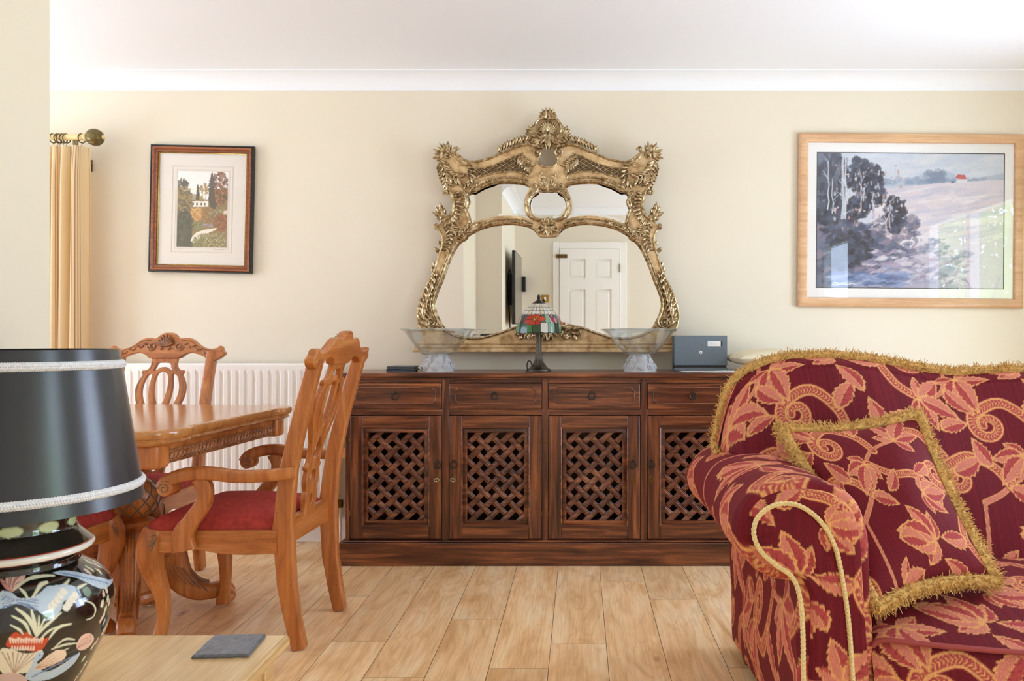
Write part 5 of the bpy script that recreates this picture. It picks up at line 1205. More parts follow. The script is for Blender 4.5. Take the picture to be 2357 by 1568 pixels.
leaf_row(lv, [(665, 330), (690, 355), (722, 378)], 5, .034, .010, .009, .9, y0=-.030, both=True); leaf_row(lv, [(372, 372), (398, 400), (402, 440), (372, 466)], 6, .032, .009, .009, .8, y0=-.030)
leaf_row(lv, [(262, 690), (280, 730), (286, 775), (268, 830)], 7, .024, .008, .007, .9, y0=-.029, both=True); leaf_row(lv, [(296, 700), (320, 735)], 3, .024, .008, .007, .8, y0=-.029, both=True)
leaf_row(lv, [(385, 690), (360, 715), (345, 730)], 3, .030, .009, .009, .6, y0=-.030)
for k, a_ in enumerate((2.2, 1.75, 2.9, 1.2)): relief_leaf(lv, mz([(240, 645)])[0], a_, (.050, .062, .045, .036)[k], .014, .010, -.018, .4, 1)
for k in range(5): relief_leaf(lv, mz([(748, 205)])[0], 1.7+k*.42, .050-.004*abs(k-1), .012, .010, -.026, .4, 1)   # ears of the crest
for k in range(5): relief_leaf(lv, mz([(790, 225)])[0], 2.6+k*.36, .052, .012, .012, -.032, .4, 1)
for k, a_ in enumerate((-1.57, -2.1, -2.6)): relief_leaf(lv, mz([(818, 205)])[0], a_, (.072, .055, .045)[k], .016, .014, -.034, .3, 1)
for k, a_ in enumerate((1.57, 2.0, 2.5, 2.9)): relief_leaf(lv, mz([(815, 112)])[0], a_, (.046, .042, .036, .034)[k], .012, .012, -.030, .6, 1)
for k in range(7): relief_leaf(lv, mz([(822, 190)])[0], 1.57+k*.24, .054-.002*k, .0085, .012, -.030, .2)        # shell in the crest
for k in range(5): relief_leaf(lv, mz([(822, 505)])[0], 1.57+k*.33, .062-.006*k, .012, .012, -.030, .3)
for k in range(4): relief_leaf(lv, mz([(823, 700)])[0], 1.57+k*.45, .034, .010, .010, -.036, .4)
for k in range(4): relief_leaf(lv, mz([(823, 712)])[0], -1.57-k*.5, .040, .012, .012, -.034, .3)
for k, (x, y, a_, l_) in enumerate(((822, 1290, -1.57, .045), (815, 1290, -2.0, .042), (806, 1285, -2.5, .040), (760, 1270, 3.0, .050), (730, 1285, 2.6, .040), (700, 1290, -2.8, .040), (690, 1275, 2.9, .036), (740, 1300, -2.2, .030), (720, 1300, -1.6, .028), (680, 1305, -2.0, .026), (780, 1272, 2.2, .030))): relief_leaf(lv, mz([(x, y)])[0], a_, l_, .012, .013, -.032, .4, 1)
lv.mirror_x(); lv.build('acanthus_leaves', M['gold'], mir, ang=70)
def both_sides(fn, name, m_):                             # a carved piece and its mirrored twin, each a part
    for k in (0, 1):
        q_ = MB(); fn(q_)
        if k: q_.map(lambda V: V*np.array([-1, 1, 1])); q_.f = [tuple(reversed(f)) for f in q_.f]
        q_.build(name, m_, mir)
both_sides(lambda vo: tube(vo, [(590, 296), (650, 262), (710, 248), (760, 262), (784, 288)], [.006, .008], -.030), 'scroll', M['gold'])
both_sides(lambda vo: volute(vo, (762, 300), 24, .6, -1, 1.5, .0068), 'scroll', M['gold'])
both_sides(lambda vo: volute(vo, (318, 290), 17, 0, 1, 1.2, .0075), 'scroll', M['gold'])
both_sides(lambda vo: tube(vo, [(312, 304), (318, 325), (345, 350)], .0075, -.026), 'scroll', M['gold'])
both_sides(lambda vo: volute(vo, (272, 318), 20, 1.5, -1, 1.4, .0075), 'scroll', M['gold'])
both_sides(lambda vo: tube(vo, [(240, 330), (246, 300), (272, 296)], .008, -.030), 'scroll', M['gold'])
both_sides(lambda vo: tube(vo, [(254, 520), (268, 502), (290, 520), (304, 560), (306, 602), (292, 642), (262, 670)], .0088, -.026), 'scroll', M['gold'])
both_sides(lambda vo: volute(vo, (264, 520), 15, 2.5, 1, 1.2, .0075), 'scroll', M['gold'])
both_sides(lambda vo: volute(vo, (212, 706), 15, -1.0, -1, 1.3, .0068, -.024), 'scroll', M['gold'])
both_sides(lambda vo: volute(vo, (182, 1238), 30, -1.57, -1, 1.7, .0080), 'scroll', M['gold'])
both_sides(lambda vo: tube(vo, [(182, 1268), (212, 1252), (222, 1225)], .007, -.030), 'scroll', M['gold'])
both_sides(lambda vo: flower(vo, (243, 658), 28, -.024), 'flower', M['gold'])
both_sides(lambda vo: tube(vo, [(243, 658), (262, 672), (280, 668)], .008, -.020), 'scroll', M['gold'])
both_sides(lambda vo: tube(vo, [(825, 120), (785, 118), (758, 145), (752, 178), (770, 204), (800, 206)], [.006, .0075, .006], -.033), 'scroll', M['gold'])
both_sides(lambda vo: volute(vo, (803, 196), 13, -1.3, 1, 1.2, .0055, -.036), 'scroll', M['gold'])
both_sides(lambda vo: volute(vo, (352, 752), 22, .5, 1, 1.2, .0085, -.030), 'scroll', M['gold'])
both_sides(lambda vo: tube(vo, [(330, 770), (350, 778), (372, 762)], .0085, -.030), 'scroll', M['gold'])
both_sides(lambda vo: tube(vo, [(783, 428), (790, 448), (825, 460)], .0055, -.036), 'scroll', M['gold'])
both_sides(lambda vo: volute(vo, (788, 424), 8, 0, 1, 1, .005, -.034), 'scroll', M['gold'])
both_sides(lambda vo: volute(vo, (752, 482), 13, 0, -1, 1.1, .0065, -.034), 'scroll', M['gold'])
both_sides(lambda vo: volute(vo, (778, 735), 14, 2, -1, 1.2, .0065, -.034), 'scroll', M['gold'])
both_sides(lambda vo: tube(vo, [(790, 730), (792, 700), (825, 690)], .006, -.036), 'scroll', M['gold'])
both_sides(lambda vo: flower(vo, (823, 728), 12, -.038), 'flower', M['gold'])
both_sides(lambda vo: volute(vo, (662, 1296), 17, 1.5, 1, 1.3, .0070, -.030), 'scroll', M['gold'])
both_sides(lambda vo: flower(vo, (742, 1300), 15, -.034), 'flower', M['gold'])
both_sides(lambda vo: flower(vo, (700, 1308), 12, -.032), 'flower', M['gold'])
both_sides(lambda vo: volute(vo, (385, 468), 10, 0, 1, 1.0, .005, -.030), 'scroll', M['gold'])
both_sides(lambda vo: volute(vo, (352, 375), 8, 0, 1, 1., .0045, -.030), 'scroll', M['gold'])
both_sides(lambda vo: volute(vo, (722, 376), 10, 0, -1, 1.1, .005, -.030), 'scroll', M['gold'])
both_sides(lambda vo: tube(vo, [(645, 1285), (700, 1262), (770, 1258), (825, 1262)], .0065, -.030), 'scroll', M['gold'])
def _f(vo):
    for (x, y) in ((300, 735), (305, 745), (292, 742), (284, 800), (275, 815)): flower(vo, (x, y), 8, -.030)
both_sides(_f, 'small_flowers', M['gold'])
sl = MB(); sl.add(*(lambda m_: (np.array([v.co[:] for v in m_.vertices])+np.array([0, -.034, 0]), [tuple(p.vertices) for p in m_.polygons]))(plate(mz(sym(catmull([(825, 438), (790, 430), (776, 452), (782, 490), (800, 505), (825, 510)], 4))), [], .012, .004))); sl.build('cartouche', M['panel'], mir); sl = MB()
sl.add(*(lambda m_: (np.array([v.co[:] for v in m_.vertices])+np.array([0, -.030, 0]), [tuple(p.vertices) for p in m_.polygons]))(plate(mz(sym(catmull([(825, 668), (790, 676), (770, 705), (764, 738), (776, 760), (825, 766)], 4))), [], .010, .004)))
sl.build('cartouche', M['panel'], mir)

# ================================================================== pictures
def mitred(mb, w, h, prof):
    """picture moulding: prof = [(inset from the outside, depth y)], w and h outer half sizes"""
    G = [[(sx_*(w-i), y, sz_*(h-i)) for i, y in prof] for sx_, sz_ in ((-1, -1), (1, -1), (1, 1), (-1, 1))]
    return mb.grid(G, cu=True)
k4 = 4.09/F
bp = thing('landscape_picture', at(2094.5, 508.5, 4.115), 'large framed blue landscape print of dark trees and hills in a pale wood frame', 'picture'); bp.rotation_euler = (0, R(.45), 0)
w_, h_ = 260*k4, 201*k4
pr = [(0, 0), (0, -.014)]+[(.025-.025*math.cos(t), -.014-.012*math.sin(t)) for t in np.linspace(.2, PI-.5, 8)]+[(.050, -.012), (.050, -.004)]
mitred(MB(), w_, h_, pr).build('frame', M['beech'], bp, ang=30)
mount = plain('white_card_mount', (248, 248, 248), .7)
iw, ih = 216*k4, 155.5*k4
mt = MB().mesh(plate([(-w_+.04, -h_+.04), (w_-.04, -h_+.04), (w_-.04, h_-.04), (-w_+.04, h_-.04)], [[(-iw-.004, -ih-.004), (-iw-.004, ih+.004), (iw+.004, ih+.004), (iw+.004, -ih-.004)]], .002), lambda V: V+np.array([0, -.005, 0])).build('mount', mount, bp, flat=True)
MB().mesh(plate([(-iw-.004, -ih-.004), (iw+.004, -ih-.004), (iw+.004, ih+.004), (-iw-.004, ih+.004)], [[(-iw, -ih), (-iw, ih), (iw, ih), (iw, -ih)]], .002), lambda V: V+np.array([0, -.004, 0])).build('black_border', M['black'], mt, flat=True)
M['print'] = patterned('printed_picture', .6, 0, .3)
pc = paint_landscape(); nx, nz = 400, 290; u, v = np.meshgrid(np.linspace(0, 1, nx), np.linspace(0, 1, nz))
grid_colored('print', np.stack([-iw+2*iw*u, np.full_like(u, -.0035), ih-2*ih*v], 2), pc.sample(u, v), M['print'], bp, flip=True)
M['pic_glass'] = pane_glass('picture_glass', ior=1.52)
MB().box((-w_+.045, -.0100, -h_+.045), (w_-.045, -.0085, h_-.045)).build('pane', M['pic_glass'], bp, flat=True)
MB().box((-w_+.01, -.003, -h_+.01), (w_-.01, .003, h_-.01)).build('backing', M['dark'], bp)

gp = thing('garden_picture', at(467, 482.5, 4.115), 'small framed autumn garden print hanging slightly crooked in a brown and black frame', 'picture'); gp.rotation_euler = (0, R(1.25), 0)
w_, h_ = 119*k4, 147*k4
mitred(MB(), w_, h_, [(0, 0), (0, -.020), (.003, -.026), (.007, -.027), (.0095, -.024)]).build('outer_edge', M['black'], gp, ang=30)
fo = mitred(MB(), w_, h_, [(.0095, -.024), (.012, -.027), (.020, -.027), (.024, -.022), (.026, -.018), (.029, -.019), (.036, -.019), (.038, -.014), (.038, -.006)]).build('frame', M['frame_brown'], gp, ang=30)
mitred(MB(), w_, h_, [(.038, -.006), (.038, -.013), (.0405, -.0145), (.043, -.012), (.043, -.005)]).build('gilt_slip', M['gilt'], fo, ang=60)
iw, ih = 58*k4, 87.5*k4; cm = plain('ivory_card_mount', (238, 232, 224), .7)
mt = MB().mesh(plate([(-w_+.04, -h_+.04), (w_-.04, -h_+.04), (w_-.04, h_-.04), (-w_+.04, h_-.04)], [[(-iw, -ih), (-iw, ih), (iw, ih), (iw, -ih)]], .002), lambda V: V+np.array([0, -.005, 0])).build('mount', cm, gp, flat=True)
ln = plain('fine_brown_line', (196, 180, 160), .7); mb = MB()
for e, t_ in ((.028, .0012), (.024, .0006), (.010, .0008), (.004, .0009)):
    a_, b_ = iw+e, ih+e
    for p, q in (((-a_, -b_), (a_, -b_+t_)), ((-a_, b_-t_), (a_, b_)), ((-a_, -b_), (-a_+t_, b_)), ((a_-t_, -b_), (a_, b_))): mb.box((p[0], -.0065, p[1]), (q[0], -.0058, q[1]))
for x0, n in ((-iw+.005, 5), (iw-.065, 9)):
    for q in range(n): mb.sweep([(x0+q*.006, -.0063, -ih-.014), (x0+q*.006+.003, -.0063, -ih-.011+.002*(q % 2)), (x0+q*.006+.005, -.0063, -ih-.014)], .0005, n=4)
mb.build('ruled_line', ln, mt, flat=True)
pg = paint_garden(); nx, nz = 180, 264; u, v = np.meshgrid(np.linspace(0, 1, nx), np.linspace(0, 1, nz))
grid_colored('print', np.stack([-iw+2*iw*u, np.full_like(u, -.0055), ih-2*ih*v], 2), pg.sample(u, v), M['print'], gp, flip=True)
MB().box((-w_+.039, -.0100, -h_+.039), (w_-.039, -.0085, h_-.039)).build('pane', M['pic_glass'], gp, flat=True)
MB().box((-w_+.01, -.003, -h_+.01), (w_-.01, .003, h_-.01)).build('backing', M['dark'], gp)

# ================================================================== radiator
RX0, RX1, RY, RZ0, RZ1 = -2.42, at(768, 0, 4.02)[0], 4.02, .147, H-(837-CY)/F*4.02
rad = thing('radiator', ((RX0+RX1)/2, RY, 0), 'white ribbed panel radiator on the wall behind the dining chairs', 'radiator'); RO = tuple(rad.location)
p_ = .0417; n = int((RX1-RX0-.04)/p_); st = (RX1-RX0-n*p_)/2; xs_ = [RX0]; ds = [0.]
for k in range(n):
    a_ = RX0+st+k*p_; xs_ += [a_+.006, a_+.011, a_+.0305, a_+.0355]; ds += [0, .0055, .0055, 0]
xs_.append(RX1); ds.append(0.); xs_ = np.array(xs_); ds = np.array(ds); rows = [(RZ0, -.008, 0), (RZ0+.008, 0, 0), (RZ0+.035, 0, 0), (RZ0+.055, 0, 1), (RZ1-.055, 0, 1), (RZ1-.035, 0, 0), (RZ1-.008, 0, 0), (RZ1-.002, -.006, 0)]
G = np.array([[(x, RY+(-o)+(.007-d if f else 0), z) for x, d in zip(xs_, ds)] for z, o, f in rows])
mb = MB().grid(G); mb.box((RX0, RY+.008, RZ0+.01), (RX1, RY+.012, RZ1-.01)); mb.build('front_panel', M['radiator'], rad, RO, ang=25)
mb = MB(); mb.box((RX0, RY+.002, RZ1-.010), (RX1, RY+.07, RZ1)); mb.build('top_grille', M['radiator'], rad, RO, bevel=.003)
MB().box((RX0, RY+.002, RZ0), (RX0+.004, RY+.07, RZ1)).box((RX1-.004, RY+.002, RZ0), (RX1, RY+.07, RZ1)).build('side_panel', M['radiator'], rad, RO)
vm = MB(); vx = RX1+.022; vm.sweep([(RX1-.004, RY+.04, .205), (vx, RY+.04, .205)], .009, side=(0, 1, 0)); vm.sweep([(vx, RY+.04, .0), (vx, RY+.04, .20)], .0075, side=(0, 1, 0)); vm.build('pipe', M['radiator'], rad, RO)
MB().lathe([(.001, .19), (.014, .19), (.015, .20), (.015, .225), (.012, .23), (.001, .23)], 20, (vx, RY+.04, 0)).build('valve', M['dbrass'], rad, RO)
for xx in (RX0+.3, RX1-.3): MB().box((xx-.02, RY+.05, .3), (xx+.02, YB-.001, .8)).build('bracket', M['radiator'], rad, RO)

# ================================================================== curtain pole and curtain
PZ, PY = at(0, 316, 4.0)[2], 4.0
pale = plain('limed_wood', (232, 206, 148), .4, var=.06, vs=20); bronze = plain('antique_bronze', (112, 98, 60), .42, .7, var=.3, vs=90)
xf = at(197, 0, 4.0)[0]; po = thing('curtain_pole', (xf, PY, PZ), 'pale wooden curtain pole with a ribbed bronze oval finial', 'curtain pole')
MB().sweep([(XL+.05-xf, 0, 0), (0, 0, 0)], .0155, side=(0, 1, 0), n=20).build('pole', pale, po)
MB().lathe([(.001, -.002), (.019, 0), (.021, .004), (.019, .011), (.001, .012)], 24, (-.004, 0, 0), axis='x').build('collar', pale, po)
a = np.linspace(0, 2*PI, 48, endpoint=False); pr = [(.012+.0*0, .006)]+[(.040*math.sin(t)**.85, .0475-.0425*math.cos(t)) for t in np.linspace(.25, PI-.28, 14)]
G = np.array([[(x, r_*(1+.09*abs(math.sin(4*q))**.5)*math.cos(q), r_*(1+.09*abs(math.sin(4*q))**.5)*math.sin(q)) for q in a] for r_, x in pr])
fi = MB().grid(G, cv=True, cap=True).build('finial', bronze, po, ang=60); MB().ball((.088, 0, 0), .011).build('tip', pale, fi)
for xx in (at(174, 0, 4.)[0]-xf, -1.2): MB().box((xx-.012, -.004, -.052), (xx+.012, .004, -.012)).box((xx-.012, -.004, -.112), (xx+.012, .004, -.05)).box((xx-.012, -.004, -.122), (xx+.012, YB-PY, -.112)).box((xx-.020, YB-PY-.006, -.150), (xx+.012, YB-PY, -.09)).build('bracket', bronze, po)
rings = [at(p, 0, 4.)[0]-xf for p in (122, 133, 138, 146, 153)]+[at(188, 0, 4.)[0]-xf]
for k, xx in enumerate(rings):
    th = np.linspace(0, 2*PI, 26, endpoint=False); tl = R(18)*(1 if k != 5 else .8)
    mb = MB().sweep(np.stack([xx+.024*np.sin(th)*0+.022*np.cos(th)*math.sin(tl), .022*np.cos(th)*math.cos(tl)*.98, -.006+.023*np.sin(th)], 1), .0028, side=(1, 0, 0), n=8, closed=True)
    mb.sweep([(xx, 0, -.029), (xx+.003, 0, -.036), (xx-.003, 0, -.042), (xx, 0, -.048)], .0012, n=6)
    r_ = mb.build('curtain_ring', bronze); r_.location = po.location
    tag(r_, 'bronze curtain ring next to the finial, holding the curtain edge' if k == 5 else ('bronze curtain ring partly hidden by the edge of the pale wall' if k == 0 else 'bronze curtain ring bunched with others on the pale pole'), 'curtain ring', 'bronze rings on the curtain pole')
M['curtain'] = patterned('striped_cotton', .85, .1, .2, transl=.38)
nu, nv = 1300, 60; s = np.linspace(0, 1, nu); zz = np.linspace(0, 1, nv)
xr, xl = at(206, 0, 3.98)[0], -3.12; CZ0, CZ1 = .02, at(0, 336, 3.98)[2]
ph = np.cumsum(np.interp(s, [0, .3, .55, .75, .86, .95, 1], [1.1, 1.4, 1.9, 2.6, 1.6, .9, .8])); ph = ph/ph[-1]*2*PI*9.4
G = np.zeros((nv, nu, 3)); Cc = np.zeros((nv, nu, 3)); base = lin((238, 218, 178)); strp = lin((150, 92, 76)); al = np.r_[0, np.cumsum(np.hypot(np.diff(s)*.6, np.diff(.03*np.sin(ph))))]
cp_ = (al*100) % 17
line = np.zeros(nu)
for c_ in (1.5, 2.5, 3.5, 4.5, 5.5, 11.0, 12.0): line = np.maximum(line, np.clip(1.3-np.abs(cp_-c_)/.17, 0, 1))
for k, q in enumerate(zz):
    top = np.clip(1-q/.07, 0, 1); amp = .030+.012*q-.012*top
    G[k, :, 0] = xl+(xr-xl)*s+.012*np.cos(ph)*(.5+q)-.010*(s-.5)*q; G[k, :, 1] = 3.985+amp*np.sin(ph+.5*q*np.sin(3*s))*.9; G[k, :, 2] = CZ1-(CZ1-CZ0)*q+.004*np.sin(ph*.5)*top
    Cc[k] = base*(1-.85*line[:, None])+strp*.85*line[:, None]
cu = grid_colored('curtain', G, Cc, M['curtain'], None, (xr, 3.985, CZ0), flip=True); tag(cu, 'cream curtain with thin reddish-brown stripes hanging from the pole', 'curtain')
# ================================================================== dining chairs
M['seat'] = plain('brick_red_chenille', (172, 66, 60), .85, spec=.2, var=.2, vs=55, bmp=.3, bs_=300)
LEAN_Z = [0, .10, .22, .42, .60, .80, 1.0, 1.12]; LEAN_Y = [.268, .246, .226, .215, .232, .278, .335, .368]
def lean(z): return np.interp(z, LEAN_Z, LEAN_Y)
def leaned(V, off=0.): V = V.copy(); V[:, 1] = V[:, 1]+lean(V[:, 2])+off; return V
def mirror_pts(P): P = np.asarray(P, float); Q = P[::-1].copy(); Q[:, 0] *= -1; return np.r_[P, Q[np.abs(Q[:, 0]) > 1e-6]]
def rleaf(mb, x, z, ang, L, W, h, y0, lobes=0): return relief_leaf(mb, (x, z), ang, L, W, h, y0, .3, lobes)
def make_chair(name, label, arms):
    t = thing(name, (0, 0, 0), label, 'chair')
    # back posts
    for s in (1, -1):
        zz = np.array([0.006, .10, .22, .34, .42, .52, .62, .72, .82, .92, 1.0]); xx = np.interp(zz, [0, .42, 1.0], [.192, .203, .216])*s
        rad = [(.019, .024), (.020, .027), (.020, .031), (.0205, .033), (.0205, .034), (.020, .031), (.0195, .029), (.019, .027), (.019, .026), (.019, .025), (.019, .024)]
        MB().sweep(np.c_[xx, lean(zz), zz], rad, side=(1, 0, 0), n=16, sq=.9).build('back_post', M['pine'], t, ang=40)
    # crest rail: humped and eared
    up = [(0, 1.094), (.016, 1.093), (.034, 1.084), (.048, 1.070), (.060, 1.066), (.090, 1.070), (.118, 1.062), (.150, 1.038), (.180, 1.022), (.210, 1.018), (.238, 1.022), (.250, 1.032), (.262, 1.024), (.268, 1.008), (.280, .998), (.272, .984), (.258, .972)]
    dn = [(.236, .962), (.205, .968), (.180, .982), (.150, .994), (.118, .998), (.092, .990), (.072, .974), (.030, .972), (0, .972)]
    o = mirror_pts(np.r_[catmull(up, 3), catmull(dn, 3)][::-1])
    cr = MB().mesh(plate(o, [], .034, .005), lambda V: leaned(V)).build('crest_rail', M['pine_h'], t, ang=50)
    cv_ = MB(); y0 = -.016
    for k in range(-4, 5): rleaf(cv_, 0, 1.030, PI/2+k*.30, .052-.003*abs(k), .0070, .009, y0)
    for s in (1, -1):
        for k in range(8): rleaf(cv_, s*(.085+.018*k), 1.040-.0045*k-.0004*k*k, (0 if s > 0 else PI)+s*(-.25)+.45*(-1)**k*s, .019, .0055, .005, y0)
        th = np.linspace(0, 1.35*2*PI, 26); r_ = .021*(1-.75*th/th[-1])
        cv_.sweep(np.c_[s*(.064+r_*np.cos(th)), np.full(26, y0-.003), 1.030-r_*np.sin(th)], .0042, n=6)
        cv_.sweep(np.c_[s*np.linspace(.07, .24, 14), np.full(14, y0), np.interp(np.linspace(.07, .24, 14), [.07, .12, .16, .20, .24], [1.060, 1.052, 1.024, 1.010, 1.010])], .0028, n=6)
        cv_.ball((s*.018, y0-.003, 1.022), .009, 10, 6)
    cv_.map(lambda V: leaned(V)); cv_.build('carved_shell', M['pine_c'], cr)
    # pierced splat
    so = [(.062, .975), (.060, .945), (.066, .928), (.080, .918), (.094, .918), (.098, .906), (.092, .896), (.104, .874), (.115, .84), (.113, .80), (.098, .755), (.076, .715), (.056, .675), (.048, .635), (.050, .612), (.062, .604), (.061, .592), (.050, .584), (.058, .560), (.056, .535), (.044, .512), (.052, .502), (.054, .480), (.047, .452), (.056, .415)]
    oc = catmull(so, 3); o = np.r_[oc, (oc*[-1, 1])[::-1]]
    ell = lambda cx_, cz, a_, b_, n=22: [(cx_+a_*math.cos(q), cz+b_*math.sin(q)) for q in np.linspace(0, 2*PI, n, endpoint=False)]
    hs = [catmull([(-.026, .952), (.026, .952), (.036, .930), (.044, .916), (.030, .920), (.014, .930), (0, .933), (-.014, .930), (-.030, .920), (-.044, .916), (-.036, .930)], 2, True),
          catmull([(0, .912), (.022, .902), (.031, .875), (.032, .840), (.026, .800), (.014, .762), (0, .740), (-.014, .762), (-.026, .800), (-.032, .840), (-.031, .875), (-.022, .902)], 2, True),
          catmull([(0, .712), (.012, .694), (.024, .672), (.030, .650), (.026, .632), (0, .626), (-.026, .632), (-.030, .650), (-.024, .672), (-.012, .694)], 2, True), ell(0, .558, .026, .028), ell(0, .480, .014, .020)]
    sd = catmull([(.048, .898), (.066, .896), (.078, .874), (.086, .84), (.084, .806), (.072, .770), (.050, .735), (.036, .728), (.046, .77), (.053, .81), (.054, .85)], 2, True)
    hs += [sd, (sd*[-1, 1])[::-1]]
    sp = MB().mesh(plate(o, hs, .020, .003), lambda V: leaned(V, -.002)).build('splat', M['pine'], t, ang=50)
    gv = MB()                                         # darkened carved grooves along the splat edge
    ins_ = inset(np.r_[oc, (oc*[-1, 1])[::-1]], .0075); h_ = len(oc)
    for q in (ins_[2:h_-3], ins_[h_+3:-2]): gv.sweep(np.c_[q[:, 0], np.full(len(q), -.0115), q[:, 1]], .0017, n=5)
    gv.map(lambda V: leaned(V)); gv.build('carved_groove', plain('grey_limed_groove', (116, 104, 90), .7) if 'groove' not in M else M['groove'], sp)
    # seat rails
    rb = MB(); rb.box((-.205, .195, .352), (.205, .222, .440)); rb.build('back_rail', M['pine_h'], t, bevel=.004)
    for s in (1, -1):
        ol = catmull([(-.215, .345), (-.16, .340), (-.08, .352), (0, .338), (.09, .332), (.20, .336)], 5); o = np.r_[ol, [(.20, .414), (-.215, .414)]]
        def xf(V, s=s):
            y = V[:, 0]; W = V.copy(); W[:, 0] = s*(.214+(.195-y)*.07)+V[:, 1]; W[:, 1] = y; return W
        MB().mesh(plate(o, [], .026, .003), xf).build('side_rail', M['pine_y'], t)
    o = mirror_pts(np.r_[catmull([(0, .338), (.05, .334), (.10, .346), (.17, .338), (.215, .345)], 5), [(.215, .414)], [(0, .414)]])
    MB().mesh(plate(o[:-1] if len(o) % 2 else o, [], .026, .003), lambda V: V+np.array([0, -.228, 0])).build('front_rail', M['pine_h'], t)
    # cabriole front legs with carved knees
    for s in (1, -1):
        d = np.array([s*.7, -.7, 0]); b0 = np.array([s*.224, -.218, 0])
        zz = [.414, .37, .325, .27, .21, .15, .09, .05, .025, .008]; of = [.004, .018, .022, .010, -.010, -.020, -.018, -.008, .004, .006]; rr = [.034, .040, .038, .031, .025, .021, .0185, .020, .026, .024]
        P = np.array([b0+d*o_+np.array([0, 0, z]) for z, o_ in zip(zz, of)]); P = catmull(P, 4); rr = np.interp(np.linspace(0, 9, len(P)), np.arange(10), rr)
        lg_ = MB().sweep(P, [(r, r) for r in rr], side=(1, 0, 0), n=20, sq=.55).build('front_leg', M['pine'], t, ang=60)
        kn = MB()
        for (fx, fy) in ((0, -1), (s, 0)):            # scrolling leaf cut into the two outer faces of the knee
            e = np.array([1., 0, 0]) if fy else np.array([0, 1., 0]); f = np.array([fx, fy, 0.]); sg = (s if fy else -1)
            for Q in ([(-.022, .030), (.000, .026), (.018, .012), (.012, -.008), (.000, -.002), (.006, .008)], [(-.026, .026), (-.020, .000), (-.006, -.026), (.004, -.060)], [(-.010, .022), (-.004, .002), (.010, -.018), (.018, -.030)], [(.022, .030), (.026, .010), (.020, -.012), (.008, -.040)], [(-.022, .012), (-.010, .000), (-.002, -.020)], [(.004, -.060), (.006, -.12), (.002, -.19)]):
                P = catmull([(x*sg, z) for x, z in Q], 5); zz_ = .372+P[:, 1]; bulge = np.interp(zz_, [.15, .21, .27, .325, .37, .414], [.006, .010, .030, .052, .053, .040])
                kn.sweep(b0+np.outer(P[:, 0], e)+np.outer(bulge*.96, f)*np.array([1, 1, 0])+np.outer(zz_, [0, 0, 1.]), [.0016, .0024, .0014], side=tuple(f), n=5)
        kn.build('knee_carving', M['groove'], lg_)
        MB().lathe([(.001, 0), (.010, 0), (.010, .009), (.001, .009)], 14, tuple(b0+d*.006)).build('felt_pad', M['white'], lg_)
    # padded seat
    n = 46; u, v = np.meshgrid(np.linspace(-1, 1, n), np.linspace(0, 1, n)); hw = .255-.052*v; Xs = u*hw; Ys = -.246+.440*v
    e = np.clip(np.minimum(1-np.abs(u), np.minimum(v, 1-v)*1.9)/.30, 0, 1); rnd_ = np.sqrt(np.clip(1-(1-e)**2, 0, 1)); Zs = .412+.050*rnd_+.020*(1-u*u)*np.sin(PI*np.clip(v, 0, 1)); Xs = Xs*(1-.02*(1-rnd_)); G = np.stack([Xs, Ys, Zs], 2); B = G.copy(); B[..., 2] = .408
    B = B[:, ::-1]; mb = MB().grid(G); mb.grid(B); e_ = np.r_[G[0], G[1:, -1], G[-1, ::-1][1:], G[::-1, 0][1:-1]]; L_ = e_.copy(); L_[:, 2] = .408; k = len(e_)
    mb.add(np.r_[L_, e_], [(i, (i+1) % k, k+(i+1) % k, k+i) for i in range(k)]); mb.build('seat', M['seat'], t, ang=80)
    if arms:
        for s in (1, -1):
            P = catmull([(s*.222, .262, .612), (s*.246, .19, .606), (s*.266, .09, .604), (s*.276, -.01, .616), (s*.280, -.085, .612), (s*.281, -.138, .592), (s*.281, -.160, .566)], 7)
            rr = [(.021, .021), (.022, .020), (.024, .020), (.026, .021), (.027, .022), (.027, .023), (.027, .022)]
            ar = MB().sweep(P, rr, side=(1, 0, 0), n=16, sq=.75)
            ar.lathe([(.001, -.0315), (.024, -.030), (.027, -.026), (.027, .026), (.024, .030), (.001, .0315)], 24, (s*.281, -.142, .568), axis='x')
            ao = ar.build('arm', M['pine'], t, ang=40)
            th = np.linspace(0, 1.4*2*PI, 28); r_ = .019*(1-.8*th/th[-1])
            for q in (.0315, -.0315): MB().sweep(np.c_[np.full(28, s*.281+q), -.142-r_*np.cos(th), .568+r_*np.sin(th)], .0018, side=(1, 0, 0), n=5).build('carved_scroll', M['groove'], ao)
            P = catmull([(s*.270, -.095, .355), (s*.271, -.100, .405), (s*.272, -.070, .455), (s*.274, -.030, .510), (s*.276, -.020, .560), (s*.277, -.038, .600)], 6)
            MB().sweep(P, [(.017, .040), (.017, .034), (.017, .026), (.016, .025), (.016, .025), (.016, .026)], side=(1, 0, 0), n=16, sq=.9).build('arm_post', M['pine'], t, ang=40)
    return t
M['pine_c'] = wood('carved_pine', (112, 70, 40), (158, 104, 62), (186, 130, 82), 'x', .36, 2, 6, .15, .6)
M['pine_y'] = wood('honey_pine_rail', (150, 84, 36), (190, 116, 56), (210, 144, 82), 'y', .38, 1, 10, .15, .5)
M['groove'] = plain('grey_limed_groove', (116, 104, 90), .7)
carver = make_chair('dining_armchair', 'honey-stained wooden armchair with red seat and pierced back, at the end of the dining table', True)
carver.location = (-1.215, 2.885, 0); carver.rotation_euler = (0, 0, R(-93.2))
ch = make_chair('dining_chair', 'carved wooden chair with a shell crest and red seat, between dining table and radiator', False)
ch.location = (-1.945, 3.345, 0); ch.rotation_euler = (0, 0, R(0))
c2 = copy_tree(ch); c2['label'] = 'wooden red-seated chair half hidden behind the black lamp, near side of dining table'
